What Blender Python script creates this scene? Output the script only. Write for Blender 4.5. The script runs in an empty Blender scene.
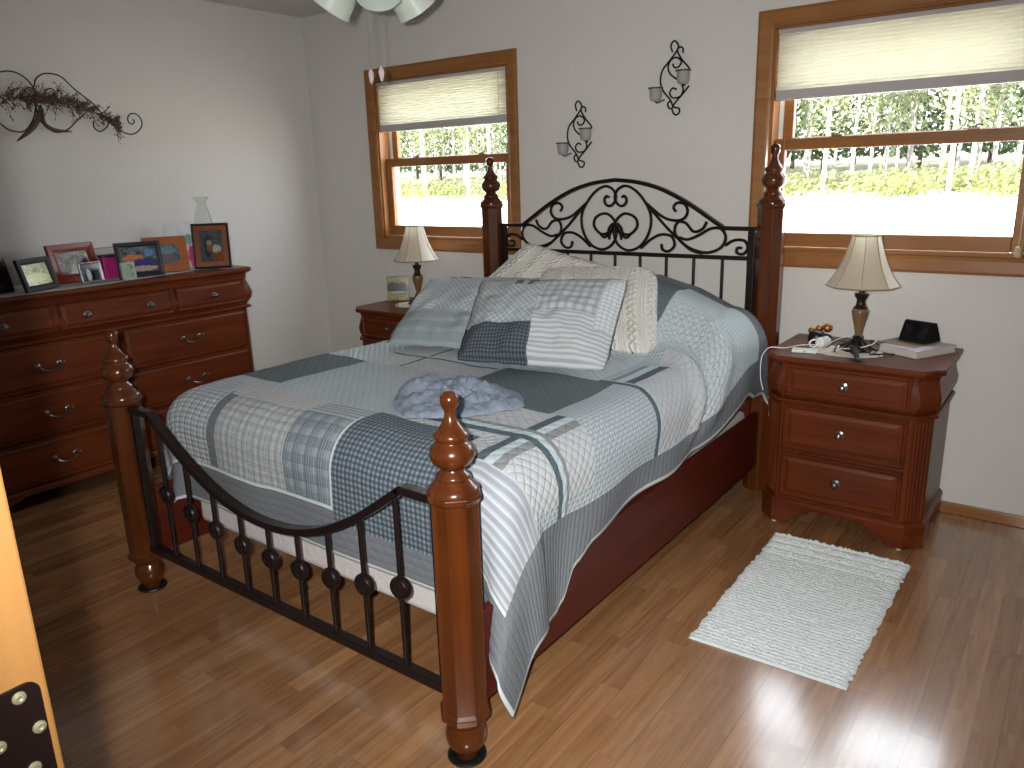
import bpy, bmesh, math, random
from mathutils import Vector, Matrix, noise
random.seed(7)
PI = math.pi
C = bpy.context.scene.collection
SC = bpy.context.scene

# ------------------------------------------------------------------ camera
cam_d = bpy.data.cameras.new('camera'); cam = bpy.data.objects.new('camera', cam_d); C.objects.link(cam)
CAM = Vector((4.3177, -3.5829, 1.4606))
yaw, pit, rol = .646, .263, -.0295
fw = Vector((-math.sin(yaw)*math.cos(pit), math.cos(yaw)*math.cos(pit), -math.sin(pit)))
rt = Vector((math.cos(yaw), math.sin(yaw), 0)); up = rt.cross(fw)
rt2 = rt*math.cos(rol)+up*math.sin(rol); up2 = -rt*math.sin(rol)+up*math.cos(rol)
mw = Matrix((rt2, up2, -fw)).transposed().to_4x4(); mw.translation = CAM
cam.matrix_world = mw
cam_d.sensor_width = 36; cam_d.lens = 773.16*36/1024; cam_d.clip_start = .02; cam_d.clip_end = 400
SC.camera = cam
# ------------------------------------------------------------------ world, sun, exposure
w = bpy.data.worlds.new('sky'); SC.world = w; w.use_nodes = True
bg = w.node_tree.nodes['Background']; bg.inputs['Color'].default_value = (.86, .93, 1, 1); bg.inputs['Strength'].default_value = 10.5
SC.view_settings.view_transform = 'Standard'; SC.view_settings.look = 'None'
SC.view_settings.exposure = 0.0; SC.view_settings.gamma = 1; SC.view_settings.use_curve_mapping = False
def light(name, kind, loc, energy, color, rot=None, **k):
    d = bpy.data.lights.new(name, kind); d.energy = energy; d.color = color
    for a, b in k.items(): setattr(d, a, b)
    o = bpy.data.objects.new(name, d); C.objects.link(o); o.location = loc
    if rot: o.rotation_euler = rot
    return o
sun = light('sun', 'SUN', (0, -30, 40), 42, (1, .95, .86), (math.radians(46), 0, math.radians(-22)), angle=.01)
# the camera's own flash, just left of and above the lens
fl = light('camera_flash', 'SPOT', CAM - rt2*.055 + up2*.03, 310, (1, .985, .93), spot_size=math.radians(100), spot_blend=1.0, shadow_soft_size=.012)
fl.matrix_world = Matrix.Translation(fl.location) @ mw.to_3x3().to_4x4() @ Matrix.Rotation(math.radians(-3), 4, 'Y')
# daylight entering through the two windows (sampling portals for the sky)
for x in (1.14, 3.60):
    p = light('window_portal', 'AREA', (x, .16, 1.57), 1, (1, 1, 1), (-PI/2, 0, 0), shape='RECTANGLE', size=1.02, size_y=.98)
    p.data.cycles.is_portal = True

# ------------------------------------------------------------------ mesh helpers
class M:
    def __init__(s): s.v = []; s.f = []; s.uv = []; s.mi = []; s.hasuv = False
    def add(s, vs, fs, X=None, uvs=None, mi=0):
        b = len(s.v)
        s.v += [(X @ Vector(p)) if X else Vector(p) for p in vs]
        for k, f in enumerate(fs):
            s.f.append([b+i for i in f]); s.mi.append(mi if isinstance(mi, int) else mi[k])
            if uvs: s.uv.append([uvs[i] for i in f]); s.hasuv = True
            else: s.uv.append([(0, 0)]*len(f))
        return s
    def box(s, x0, x1, y0, y1, z0, z1, X=None):
        v = [(x, y, z) for z in (z0, z1) for y in (y0, y1) for x in (x0, x1)]
        return s.add(v, [(0, 2, 3, 1), (4, 5, 7, 6), (0, 1, 5, 4), (2, 6, 7, 3), (0, 4, 6, 2), (1, 3, 7, 5)], X)
    def lathe(s, prof, c=(0, 0, 0), n=32, X=None, cap=True, rot=0):
        v = []; f = []
        for r, z in prof:
            for i in range(n):
                a = 2*PI*i/n+rot; v.append((c[0]+r*math.cos(a), c[1]+r*math.sin(a), c[2]+z))
        for j in range(len(prof)-1):
            for i in range(n):
                f.append((j*n+i, j*n+(i+1) % n, (j+1)*n+(i+1) % n, (j+1)*n+i))
        if cap:
            f.append(tuple(range(n))[::-1]); f.append(tuple(range((len(prof)-1)*n, len(prof)*n)))
        return s.add(v, f, X)
    def tube(s, pts, r, n=8, X=None, smooth=4, closed=False, flat=None):
        P = [Vector(p) for p in pts]
        if smooth > 1: P = crom(P, smooth)
        rr = r if isinstance(r, (list, tuple)) else None
        v = []; f = []; N = None; m = len(P)
        for i, p in enumerate(P):
            t = (P[min(i+1, m-1)]-P[max(i-1, 0)]).normalized()
            if N is None:
                N = t.cross(Vector((0, 0, 1)) if abs(t.z) < .9 else Vector((1, 0, 0))).normalized()
            else: N = (N - t*N.dot(t)).normalized()
            B = t.cross(N)
            q = r if rr is None else rr[0]+(rr[1]-rr[0])*i/(m-1)
            for k in range(n):
                a = 2*PI*(k+.5)/n
                v.append(p+N*q*math.cos(a)+B*q*math.sin(a)*(flat or 1))
        for i in range(m-1):
            for k in range(n): f.append((i*n+k, i*n+(k+1) % n, (i+1)*n+(k+1) % n, (i+1)*n+k))
        f.append(tuple(range(n))[::-1]); f.append(tuple(range((m-1)*n, m*n)))
        return s.add(v, f, X)
    def prism(s, poly, d, X=None):            # poly in xz, extruded along +y by d
        n = len(poly); v = [(x, 0, z) for x, z in poly]+[(x, d, z) for x, z in poly]
        f = [tuple(range(n)), tuple(range(n, 2*n))[::-1]]+[(i, i+n, (i+1) % n+n, (i+1) % n) for i in range(n)]
        return s.add(v, f, X)
    def slab(s, poly, z0, z1, X=None):        # poly in xy
        n = len(poly); v = [(x, y, z0) for x, y in poly]+[(x, y, z1) for x, y in poly]
        f = [tuple(range(n))[::-1], tuple(range(n, 2*n))]+[(i, (i+1) % n, (i+1) % n+n, i+n) for i in range(n)]
        return s.add(v, f, X)
    def loft(s, rings, X=None, cap=True):
        n = len(rings[0]); v = [p for r in rings for p in r]; f = []
        for j in range(len(rings)-1):
            for i in range(n): f.append((j*n+i, j*n+(i+1) % n, (j+1)*n+(i+1) % n, (j+1)*n+i))
        if cap: f.append(tuple(range(n))[::-1]); f.append(tuple(range((len(rings)-1)*n, len(rings)*n)))
        return s.add(v, f, X)
    def grid(s, fn, nu, nv, X=None, uvf=None, mif=None):
        v = []; f = []; uv = [] ; mi = []
        for j in range(nv+1):
            for i in range(nu+1):
                v.append(fn(i/nu, j/nv)); uv.append(uvf(i/nu, j/nv) if uvf else (i/nu, j/nv))
        for j in range(nv):
            for i in range(nu):
                a = j*(nu+1)+i; f.append((a, a+1, a+nu+2, a+nu+1)); mi.append(mif((i+.5)/nu, (j+.5)/nv) if mif else 0)
        return s.add(v, f, X, uv, mi)
    def panel(s, w, h, X, t=.018, m=.03, g=.006):   # raised drawer front, centred, facing +z of X
        L = [(0, 0), (.0, t*.55), (.006, t), (m, t), (m+g, t-.006), (m+g+.006, t-.006), (m+2*g+.012, t-.001)]
        rings = [[(-w/2+i, -h/2+i, z), (w/2-i, -h/2+i, z), (w/2-i, h/2-i, z), (-w/2+i, h/2-i, z)] for i, z in L]
        return s.loft(rings, X)
    def build(s, name, mat, parent=None, smooth=False, bevel=0, seg=2, origin=None, solid=0, sub=0, ang=40):
        L = parent_loc(parent) if parent else Vector(origin or (0, 0, 0))
        me = bpy.data.meshes.new(name)
        me.from_pydata([tuple(p-L) for p in s.v], [], s.f)
        for m_ in (mat if isinstance(mat, list) else [mat]): me.materials.append(m_)
        if s.hasuv:
            ul = me.uv_layers.new(name='UVMap'); k = 0
            for q in s.uv:
                for c in q: ul.data[k].uv = c; k += 1
        for p, m_ in zip(me.polygons, s.mi): p.material_index = m_
        me.update()
        bm = bmesh.new(); bm.from_mesh(me)
        if not s.hasuv or solid == 0 and not s.hasuv: bmesh.ops.recalc_face_normals(bm, faces=bm.faces)
        if smooth:
            for fc in bm.faces: fc.smooth = True
            if smooth != 2:
                for e in bm.edges:
                    if len(e.link_faces) == 2 and e.calc_face_angle(0) > math.radians(ang): e.smooth = False
        bm.to_mesh(me); bm.free()
        o = bpy.data.objects.new(name, me); C.objects.link(o)
        if parent: o.parent = parent
        else: o.location = L
        if solid:
            md = o.modifiers.new('thickness', 'SOLIDIFY'); md.thickness = solid; md.offset = -1
        if bevel:
            md = o.modifiers.new('bevel', 'BEVEL'); md.width = bevel; md.segments = seg; md.limit_method = 'ANGLE'; md.angle_limit = math.radians(35)
        if sub:
            md = o.modifiers.new('subd', 'SUBSURF'); md.levels = sub; md.render_levels = sub
        return o
def parent_loc(p):
    L = Vector((0, 0, 0))
    while p: L = L + Vector(p.location); p = p.parent
    return L
def crom(P, k):
    out = []; m = len(P)
    for i in range(m-1):
        a, b, c, d = P[max(i-1, 0)], P[i], P[i+1], P[min(i+2, m-1)]
        for j in range(k):
            t = j/k
            out.append(.5*((2*b)+(-a+c)*t+(2*a-5*b+4*c-d)*t*t+(-a+3*b-3*c+d)*t**3))
    out.append(P[-1]); return out
def thing(name, label, cat, loc=(0, 0, 0), group=None):
    o = bpy.data.objects.new(name, None); C.objects.link(o); o.location = loc
    return tag(o, label, cat, group)
def tag(o, label, cat, group=None):
    o['label'] = label; o['category'] = cat
    if group: o['group'] = group
    return o
def struct(o): o['kind'] = 'structure'; return o
def copy_tree(o, parent=None):
    c = o.copy(); C.objects.link(c)
    if parent: c.parent = parent
    for ch in o.children: copy_tree(ch, c)
    return c
def T(x, y, z): return Matrix.Translation((x, y, z))
def face(o, n, u=(0, 0, 1)):                      # local z -> n, local y -> u, at o
    n = Vector(n).normalized(); u = Vector(u); u = (u-n*u.dot(n)).normalized(); r = u.cross(n)
    m = Matrix((r, u, n)).transposed().to_4x4(); m.translation = Vector(o); return m

# ------------------------------------------------------------------ materials
def srgb(r, g, b):
    return tuple(((c/255+.055)/1.055)**2.4 if c > 10 else c/255/12.92 for c in (r, g, b))+(1,)
class N:
    def __init__(s, name):
        s.m = bpy.data.materials.new(name); s.m.use_nodes = True; s.t = s.m.node_tree; s.b = s.t.nodes['Principled BSDF']
    def n(s, ty, ins=None, **k):
        x = s.t.nodes.new('ShaderNode'+ty)
        for a, b in k.items(): setattr(x, a, b)
        for a, b in (ins or {}).items():
            if hasattr(b, 'is_output') or isinstance(b, bpy.types.NodeSocket): s.t.links.new(b, x.inputs[a])
            else: x.inputs[a].default_value = b
        return x
    def math(s, op, a, b=0.0, c=0.0): return s.n('Math', {0: a, 1: b, 2: c}, operation=op).outputs[0]
    def mix(s, f, a, b, bt='MIX'):
        x = s.n('Mix', data_type='RGBA', blend_type=bt)
        for i, q in ((0, f), (6, a), (7, b)):
            if isinstance(q, bpy.types.NodeSocket): s.t.links.new(q, x.inputs[i])
            else: x.inputs[i].default_value = q
        return x.outputs[2]
    def set(s, **k):
        for a, b in k.items():
            i = s.b.inputs[a.replace('_', ' ')]
            if isinstance(b, bpy.types.NodeSocket): s.t.links.new(b, i)
            else: i.default_value = b
        return s
    def bump(s, h, d=.002, st=1.0): s.set(Normal=s.n('Bump', {'Height': h, 'Distance': d, 'Strength': st}).outputs[0]); return s
def plain(name, col, rough=.5, metal=0, coat=0, bumpn=None, **k):
    s = N(name); s.set(Base_Color=col, Roughness=rough, Metallic=metal, Coat_Weight=coat)
    if bumpn:
        nz = s.n('TexNoise', {'Vector': s.n('TexCoord').outputs['Object'], 'Scale': bumpn[0], 'Detail': 4})
        s.bump(nz.outputs[0], bumpn[1])
    for a, b in k.items(): s.set(**{a: b})
    return s.m
def wood(name, dark, lite, axis='z', rough=.38, coat=.08, sc=1.0, spec=.28):
    s = N(name); tc = s.n('TexCoord').outputs['Object']
    st = {'x': (1.2, 22, 22), 'y': (22, 1.2, 22), 'z': (22, 22, 1.2)}[axis]
    mp = s.n('Mapping', {'Vector': tc, 'Scale': tuple(q*sc for q in st)}).outputs[0]
    n1 = s.n('TexNoise', {'Vector': mp, 'Scale': 1, 'Detail': 5, 'Roughness': .6, 'Distortion': .6})
    n2 = s.n('TexNoise', {'Vector': tc, 'Scale': 4, 'Detail': 2})
    f = s.math('MULTIPLY_ADD', n1.outputs[0], 1.7, -.35); f = s.math('ADD', f, s.math('MULTIPLY_ADD', n2.outputs[0], .6, -.3))
    f = s.n('Clamp', {0: f}).outputs[0]
    s.set(Base_Color=s.mix(f, dark, lite), Roughness=rough, Coat_Weight=coat, Coat_Roughness=.12, Specular_IOR_Level=spec)
    s.bump(n1.outputs[0], .0006)
    return s.m
CH = (srgb(60, 22, 7), srgb(110, 48, 16))
wood_v = wood('cherry_wood_vertical', *CH, 'z'); wood_h = wood('cherry_wood_horizontal', *CH, 'x')
wood_hy = wood('cherry_wood_lengthwise', srgb(74, 29, 12), srgb(114, 54, 24), 'y')
post_w = wood('bedpost_wood', srgb(56, 23, 7), srgb(96, 49, 18), 'z', .25, .5, .8)
rail_w = wood('siderail_wood', srgb(62, 16, 8), srgb(88, 28, 14), 'y', .5, .04)
oak = wood('oak_trim', srgb(122, 78, 38), srgb(160, 108, 60), 'x', .4, .15)
oak_v = wood('oak_trim_vertical', srgb(122, 78, 38), srgb(160, 108, 60), 'z', .4, .15)
oak_y = wood('oak_trim_depth', srgb(122, 78, 38), srgb(160, 108, 60), 'y', .4, .15)
doorw = wood('door_frame_wood', srgb(74, 48, 22), srgb(102, 72, 36), 'z', .5, .05, .5)
iron = plain('dark_iron', srgb(36, 24, 24), .38, .5, .2)
black_iron = plain('black_iron', srgb(30, 26, 26), .5, .4)
pewter = plain('antique_pewter', srgb(120, 114, 112), .28, .9)
wall_m = plain('painted_wall', srgb(208, 206, 203), .75, bumpn=(90, .0015))
ceil_m = plain('ceiling_paint', srgb(205, 200, 198), .85, bumpn=(60, .003))
white_cloth = plain('white_cotton', srgb(205, 200, 202), .9, bumpn=(40, .004))
blk = plain('black_plastic', srgb(14, 13, 14), .45)
def fl_mat():
    s = N('laminate_planks'); tc = s.n('TexCoord').outputs['Object']; sp = s.n('SeparateXYZ', {0: tc})
    x, y = sp.outputs[0], sp.outputs[1]; W = .065; L = .42
    xr = s.math('DIVIDE', x, W); row = s.math('FLOOR', xr)
    wn = s.n('TexWhiteNoise', {'W': row}, noise_dimensions='1D').outputs['Value']
    yy = s.math('ADD', s.math('DIVIDE', y, L), s.math('MULTIPLY', wn, 7.3)); col = s.math('FLOOR', yy)
    cv = s.n('CombineXYZ', {0: row, 1: col}).outputs[0]
    rn = s.n('TexWhiteNoise', {'Vector': cv}, noise_dimensions='2D').outputs['Value']
    off = s.math('MULTIPLY', rn, 40)
    gv = s.n('CombineXYZ', {0: s.math('MULTIPLY', x, 34), 1: s.math('MULTIPLY_ADD', y, 2.2, off), 2: off}).outputs[0]
    g = s.n('TexNoise', {'Vector': gv, 'Scale': 1, 'Detail': 5, 'Roughness': .62, 'Distortion': 1.2}).outputs[0]
    gr = s.n('Clamp', {0: s.math('MULTIPLY_ADD', g, 2.4, -.7)}).outputs[0]
    c1 = s.mix(rn, srgb(152, 110, 74), srgb(176, 132, 92)); c2 = s.mix(rn, srgb(118, 78, 48), srgb(142, 98, 62))
    c = s.mix(gr, c2, c1)
    ex = s.math('PINGPONG', xr, .5); ey = s.math('PINGPONG', yy, .5)
    e = s.math('MAXIMUM', s.math('LESS_THAN', ex, .018), s.math('LESS_THAN', ey, .004))
    pl = s.math('LESS_THAN', s.math('PINGPONG', s.math('DIVIDE', x, W*3), .5), .010)
    c = s.mix(s.math('MULTIPLY', e, .16), c, srgb(70, 40, 22)); c = s.mix(s.math('MULTIPLY', pl, .28), c, srgb(60, 34, 18))
    s.set(Base_Color=c, Roughness=.26, Specular_IOR_Level=.6, Coat_Weight=1.0, Coat_Roughness=.15, Coat_IOR=1.7)
    s.bump(g, .0004); return s.m
floor_m = fl_mat()
def fabric(name, base, bands=(), quilt=None, qp=.055, qd=.004, rough=.92, weave=.25, nz=.05):
    s = N(name); uv = s.n('TexCoord').outputs['UV']; sp = s.n('SeparateXYZ', {0: uv}); A = {'u': sp.outputs[0], 'v': sp.outputs[1]}
    A['d'] = s.math('ADD', A['u'], A['v']); A['e'] = s.math('SUBTRACT', A['u'], A['v'])
    c = base
    for ax, per, wd, col, off, op in bands:
        fr = s.math('FRACT', s.math('DIVIDE', s.math('SUBTRACT', A[ax], off-50*per), per))
        c = s.mix(s.math('MULTIPLY', s.math('LESS_THAN', fr, wd/per), op), c, col)
    n = s.n('TexNoise', {'Vector': uv, 'Scale': 60, 'Detail': 3}).outputs[0]
    c = s.mix(s.math('MULTIPLY', n, nz*2), c, (.1, .12, .14, 1))
    s.set(Base_Color=c, Roughness=rough, Specular_IOR_Level=.2)
    h = s.math('MULTIPLY', s.n('TexNoise', {'Vector': uv, 'Scale': 220, 'Detail': 2}).outputs[0], weave)
    if quilt:
        for ax in {'diamond': 'de', 'channel': 'v', 'square': 'uv', 'cross': 'u'}[quilt]:
            q = s.math('ABSOLUTE', s.math('SINE', s.math('MULTIPLY', A[ax], PI/qp)))
            h = s.math('ADD', h, s.math('POWER', q, .35))
    s.bump(h, qd); return s.m

# ------------------------------------------------------------------ the room
RX = 4.98; YF = -3.42; H = 2.486; WT = .14
WIN = [(.622, 1.645), (3.09, 4.113)]; WZ0, WZ1 = 1.094, 2.045
def wall_holes(name, x0, x1, z0, z1, holes, y0, y1, X=None):
    m = M(); xs = sorted({x0, x1}|{h[0] for h in holes}|{h[1] for h in holes}); zs = sorted({z0, z1}|{h[2] for h in holes}|{h[3] for h in holes})
    def inh(a, b): return any(h[0] < a < h[1] and h[2] < b < h[3] for h in holes)
    for i in range(len(xs)-1):
        for j in range(len(zs)-1):
            a, b, c, d = xs[i], xs[i+1], zs[j], zs[j+1]
            if inh((a+b)/2, (c+d)/2): continue
            for y in (y0, y1): m.add([(a, y, c), (b, y, c), (b, y, d), (a, y, d)], [(0, 1, 2, 3)], X)
    for h in holes+[(x0, x1, z0, z1)]:
        for (p, q) in (((h[0], h[2]), (h[1], h[2])), ((h[1], h[2]), (h[1], h[3])), ((h[1], h[3]), (h[0], h[3])), ((h[0], h[3]), (h[0], h[2]))):
            m.add([(p[0], y0, p[1]), (q[0], y0, q[1]), (q[0], y1, q[1]), (p[0], y1, p[1])], [(0, 1, 2, 3)], X)
    return struct(m.build(name, wall_m))
struct(M().box(-.12, RX+.12, -5.2, .14, -.12, 0).build('floor', floor_m))
struct(M().box(-.12, RX+.12, -5.2, .14, H, H+.12).build('ceiling', ceil_m))
wall_holes('wall_back', 0, RX, 0, H, [(a-.0, b+.0, WZ0, WZ1) for a, b in WIN], 0, WT)
struct(M().box(-.12, 0, YF, WT, 0, H).build('wall_left', wall_m))
RXM = Matrix(((0, 1, 0, RX), (1, 0, 0, 0), (0, 0, 1, 0), (0, 0, 0, 1)))   # local x -> y, local y -> x
wall_holes('wall_right', -5.2, WT, 0, H, [], 0, .12, RXM)
wall_holes('wall_front', -.12, RX, 0, H, [(3.76, 4.72, 0, 2.06)], YF-.11, YF)
struct(M().box(2.6, RX, -5.2, -5.08, 0, H).build('wall_hall', wall_m))
struct(M().box(2.5, 2.6, -5.2, YF-.11, 0, H).build('wall_hall_left', wall_m))
# baseboards
def baseboard(name, L, mat): 
    m = M()
    for b in L: m.box(*b)
    return struct(m.build(name, mat, bevel=.004))
baseboard('baseboard_back', [(.0, RX, -.013, 0, 0, .05)], oak)
baseboard('baseboard_left', [(0, .013, YF, -.013, 0, .05)], oak_y)

glass_m = N('window_glass'); _t = glass_m.n('BsdfTransparent'); _g = glass_m.n('BsdfGlossy', {'Roughness': .02})
_mx = glass_m.n('MixShader', {0: .05}); glass_m.t.links.new(_t.outputs[0], _mx.inputs[1]); glass_m.t.links.new(_g.outputs[0], _mx.inputs[2])
glass_m.t.links.new(_mx.outputs[0], glass_m.t.nodes['Material Output'].inputs[0]); glass_m = glass_m.m
def shade_material():
    s = N('cellular_shade_fabric'); d = s.n('BsdfDiffuse', {'Color': srgb(232, 230, 218)}); t = s.n('BsdfTranslucent', {'Color': srgb(250, 250, 240)})
    mx = s.n('MixShader', {0: .36}); s.t.links.new(d.outputs[0], mx.inputs[1]); s.t.links.new(t.outputs[0], mx.inputs[2])
    s.t.links.new(mx.outputs[0], s.t.nodes['Material Output'].inputs[0]); return s.m
shade_m = shade_material(); rail_m = plain('shade_rail', srgb(176, 170, 172), .5); vinyl = plain('white_vinyl_track', srgb(226, 228, 230), .5)
brass = plain('sash_lock_metal', srgb(130, 120, 100), .35, .8)
def window(name, x0, x1, z0=WZ0, z1=WZ1, zs=1.745):
    root = struct(M().box(0, 0, 0, 0, 0, 0).build(name, oak)) if False else bpy.data.objects.new(name, None)
    C.objects.link(root); struct(root); cx = (x0+x1)/2; root.location = (cx, 0, z0)
    cw = .068
    m = M()                                     # mitred casing with a stepped profile
    def ring(i, y): return [(x0-i, y, z0-i), (x1+i, y, z0-i), (x1+i, y, z1+i), (x0-i, y, z1+i)]
    m.loft([ring(cw, 0), ring(cw, -.018), ring(cw-.012, -.022), ring(.014, -.016), ring(.006, -.012), ring(.0, -.010), ring(0, 0)], cap=False)
    m.build('casing', oak, root)
    m = M()                                     # jamb liner
    for a, b in ((x0, x0+.012), (x1-.012, x1)): m.box(a, b, 0, WT, z0, z1)
    m.build('side_jamb', oak_v, root)
    M().box(x0, x1, 0, WT, z1-.012, z1).box(x0, x1, 0, .04, z0, z0+.018).box(x0, x1, .04, WT, z0, z0+.01).build('head_and_stool', oak, root, bevel=.003)
    m = M()
    for a, b in ((x0+.012, x0+.030), (x1-.030, x1-.012)): m.box(a, b, .085, WT-.005, z0+.018, z1-.012)
    m.build('jamb_track', vinyl, root)
    def sash(nm, y0, za, zb, bt, tp, sx):
        a, b = x0+sx, x1-sx; sw = .045
        m = M(); m.box(a, a+sw, y0, y0+.032, za, zb); m.box(b-sw, b, y0, y0+.032, za, zb)
        m.box(a+sw, b-sw, y0, y0+.032, za, za+bt); m.box(a+sw, b-sw, y0, y0+.032, zb-tp, zb)
        o = m.build(nm, oak, root, bevel=.004)
        M().box(a+sw-.004, b-sw+.004, y0+.014, y0+.017, za+bt-.004, zb-tp+.004).build('glass_pane', glass_m, o)
        return o
    lo = sash('lower_sash', .042, z0+.018, 1.585, .062, .05, .014)
    sash('upper_sash', .090, 1.545, z1-.014, .045, .045, .03)
    for t in (.27, .77):
        xx = x0+(x1-x0)*t
        M().box(xx-.022, xx+.022, .046, .072, 1.585, 1.592).lathe([(.012, 1.592), (.012, 1.600), (.006, 1.604)], (xx, .06, 0), 16).tube([(xx, .058, 1.6), (xx+.015, .052, 1.604), (xx+.032, .05, 1.6)], .004, 8).build('sash_lock', brass, lo, smooth=True)
    # cellular shade, partly drawn
    sh = thing('cellular_shade', '', 'window shade', (cx, .02, zs))
    n = 15; zt = z1-.03; zb = zs+.042; prof = []
    for i in range(n):
        za = zb+(zt-zb)*i/n; zc = zb+(zt-zb)*(i+.5)/n
        prof += [(za, .0), (za+.001, .0), (zc, -.009)]
    prof.append((zt, 0))
    m = M()
    for sgn, off in ((1, 0.0), (-1, .016)):
        v = []; f = []
        for z, d in prof: v += [(x0+.018, .014+off+d*sgn, z), (x1-.018, .014+off+d*sgn, z)]
        for i in range(len(prof)-1): f.append((2*i, 2*i+1, 2*i+3, 2*i+2))
        m.add(v, f)
    m.build('pleated_fabric', shade_m, sh)
    M().box(x0+.016, x1-.016, .004, .036, zs, zb).build('bottom_rail', rail_m, sh, bevel=.004)
    M().box(x0+.014, x1-.014, .002, .04, zt, z1-.012).build('head_rail', rail_m, sh, bevel=.003)
    return root, sh
w1, s1 = window('window_1', *WIN[0]); s1['label'] = 'cream pleated cellular shade half drawn in the far left window'
w2, s2 = window('window_2', *WIN[1]); s2['label'] = 'wide cream pleated cellular shade half drawn in the near right window'
for s_ in (s1, s2): s_['group'] = 'cellular shades in the bedroom windows'
# lift cord with tassel in the right window, cord in the left one
cordm = plain('shade_cord', srgb(190, 175, 140), .7)
M().tube([(4.085, -.012, 2.03), (4.083, -.014, 1.6), (4.085, -.022, 1.14)], .0017, 6).build('lift_cord', cordm, s2)
M().lathe([(.004, .0), (.011, -.006), (.013, -.035), (.009, -.042)], (4.085, -.024, 1.145), 14).build('cord_tassel', cordm, s2, smooth=True)
M().tube([(1.585, -.004, 2.03), (1.585, -.006, 1.75)], .0015, 6).build('lift_cord', cordm, s1)
# door jamb with hinge leaf at the left edge of the frame
tj = M(); tj.box(3.745, 3.775, YF-.115, YF+.012, 0, 2.07); tj.box(4.705, 4.735, YF-.115, YF+.012, 0, 2.07); tj.box(3.775, 4.705, YF-.115, YF+.012, 2.04, 2.07)
door = struct(tj.build('door_1', doorw, bevel=.002, origin=(3.76, YF, 0)))
hg = M(); r_ = .009; pl = []
y0h, y1h, z0h, z1h = -3.45, -3.4135, 1.049, 1.139
for cx_, cz_, a0 in ((y1h-r_, z1h-r_, 0), (y0h+r_, z1h-r_, 90), (y0h+r_, z0h+r_, 180), (y1h-r_, z0h+r_, 270)):
    for k in range(6):
        a = math.radians(a0+k*18); pl.append((cx_+r_*math.cos(a), cz_+r_*math.sin(a)))
hinge_m = plain('oil_rubbed_bronze', srgb(24, 14, 13), .3, .6); screw_m = plain('screw_steel', srgb(190, 185, 150), .3, .9)
hg.prism(pl, .0024, Matrix(((0, 1, 0, 3.775), (1, 0, 0, 0), (0, 0, 1, 0), (0, 0, 0, 1))))
hinge = hg.build('hinge_leaf', hinge_m, door, bevel=.0006)
for y, z in ((-3.427, 1.131), (-3.419, 1.103), (-3.427, 1.075), (-3.444, 1.103)):
    M().lathe([(.0046, 0), (.0042, .0010), (.002, .0016), (.0008, .0010)], (0, 0, 0), 16, face((3.7774, y, z), (1, 0, 0))).build('screw', screw_m, hinge, smooth=True)

# ------------------------------------------------------------------ the bed
BL, BR, YR, YFT = 1.6276, 3.174, -.156, -2.308
bed = thing('poster_bed', 'four poster queen bed of reddish wood with dark scrolled iron headboard and footboard', 'bed', ((BL+BR)/2, -1.23, 0))
FIN = [(.062, 0), (.062, .012), (.055, .018), (.048, .026), (.040, .034), (.043, .038), (.040, .046), (.030, .054), (.028, .060), (.034, .066), (.047, .076), (.053, .090), (.054, .100), (.050, .112), (.042, .122), (.036, .127),
       (.036, .131), (.041, .136), (.042, .142), (.039, .148), (.032, .155), (.022, .168), (.015, .182), (.0125, .195), (.013, .202), (.018, .208), (.021, .218), (.022, .226), (.020, .236), (.013, .244), (.0, .2475)]
def octo(r, z, c, tw=PI/8): return [(c[0]+r*math.cos(tw+2*PI*i/8), c[1]+r*math.sin(tw+2*PI*i/8), z) for i in range(8)]
R8 = .0605
for x in (BR, BL):
    c = (x, YFT); ZL = .742
    p = M(); zb = .125
    p.loft([octo(R8*.8, zb, c), octo(R8*1.10, zb+.004, c), octo(R8*1.12, zb+.022, c), octo(R8*1.0, zb+.032, c), octo(R8, ZL-.022, c), octo(R8*1.13, ZL-.012, c), octo(R8*1.13, ZL, c), octo(R8*.9, ZL+.003, c)])
    post = p.build('foot_post', post_w, bed, bevel=.0015)
    M().lathe(FIN, (x, YFT, ZL), 40).build('finial', post_w, post, smooth=True, ang=60)
    M().lathe([(.030, .006), (.034, .02), (.044, .035), (.052, .055), (.054, .07), (.051, .088), (.042, .102), (.040, .108), (.050, .112), (.054, .120), (.045, .127)], (x, YFT, 0), 36).build('bun_foot', post_w, post, smooth=True, ang=60)
    M().lathe([(.050, 0), (.052, .004), (.050, .009), (.040, .010), (.036, .007)], (x, YFT, 0), 32).build('caster_cup', blk, post, smooth=True)
for x in (BR, BL):
    c = (x, YR); ZL = 1.314
    p = M()
    p.loft([octo(R8*1.05, .0, c), octo(R8*1.05, .44, c), octo(R8, .45, c), octo(R8, ZL-.022, c), octo(R8*1.13, ZL-.012, c), octo(R8*1.13, ZL, c), octo(R8*.9, ZL+.003, c)])
    post = p.build('head_post', post_w, bed, bevel=.0015)
    M().lathe(FIN, (x, YR, ZL), 40).build('finial', post_w, post, smooth=True, ang=60)
for x0, x1 in ((BR-.014, BR+.014), (BL-.014, BL+.014)):
    m = M().box(x0, x1, YFT+.06, YR-.06, .125, .385)
    o = m.build('side_rail', rail_w, bed, bevel=.004)
M().box(BL+.02, BR-.02, -.20, -.185, .30, .46).build('head_rail', rail_w, bed, bevel=.004)
m = M()
for k in range(7): m.box(BL+.02, BR-.02, -1.95+k*.27, -1.87+k*.27, .17, .19)
m.build('slats', rail_w, bed)
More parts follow.
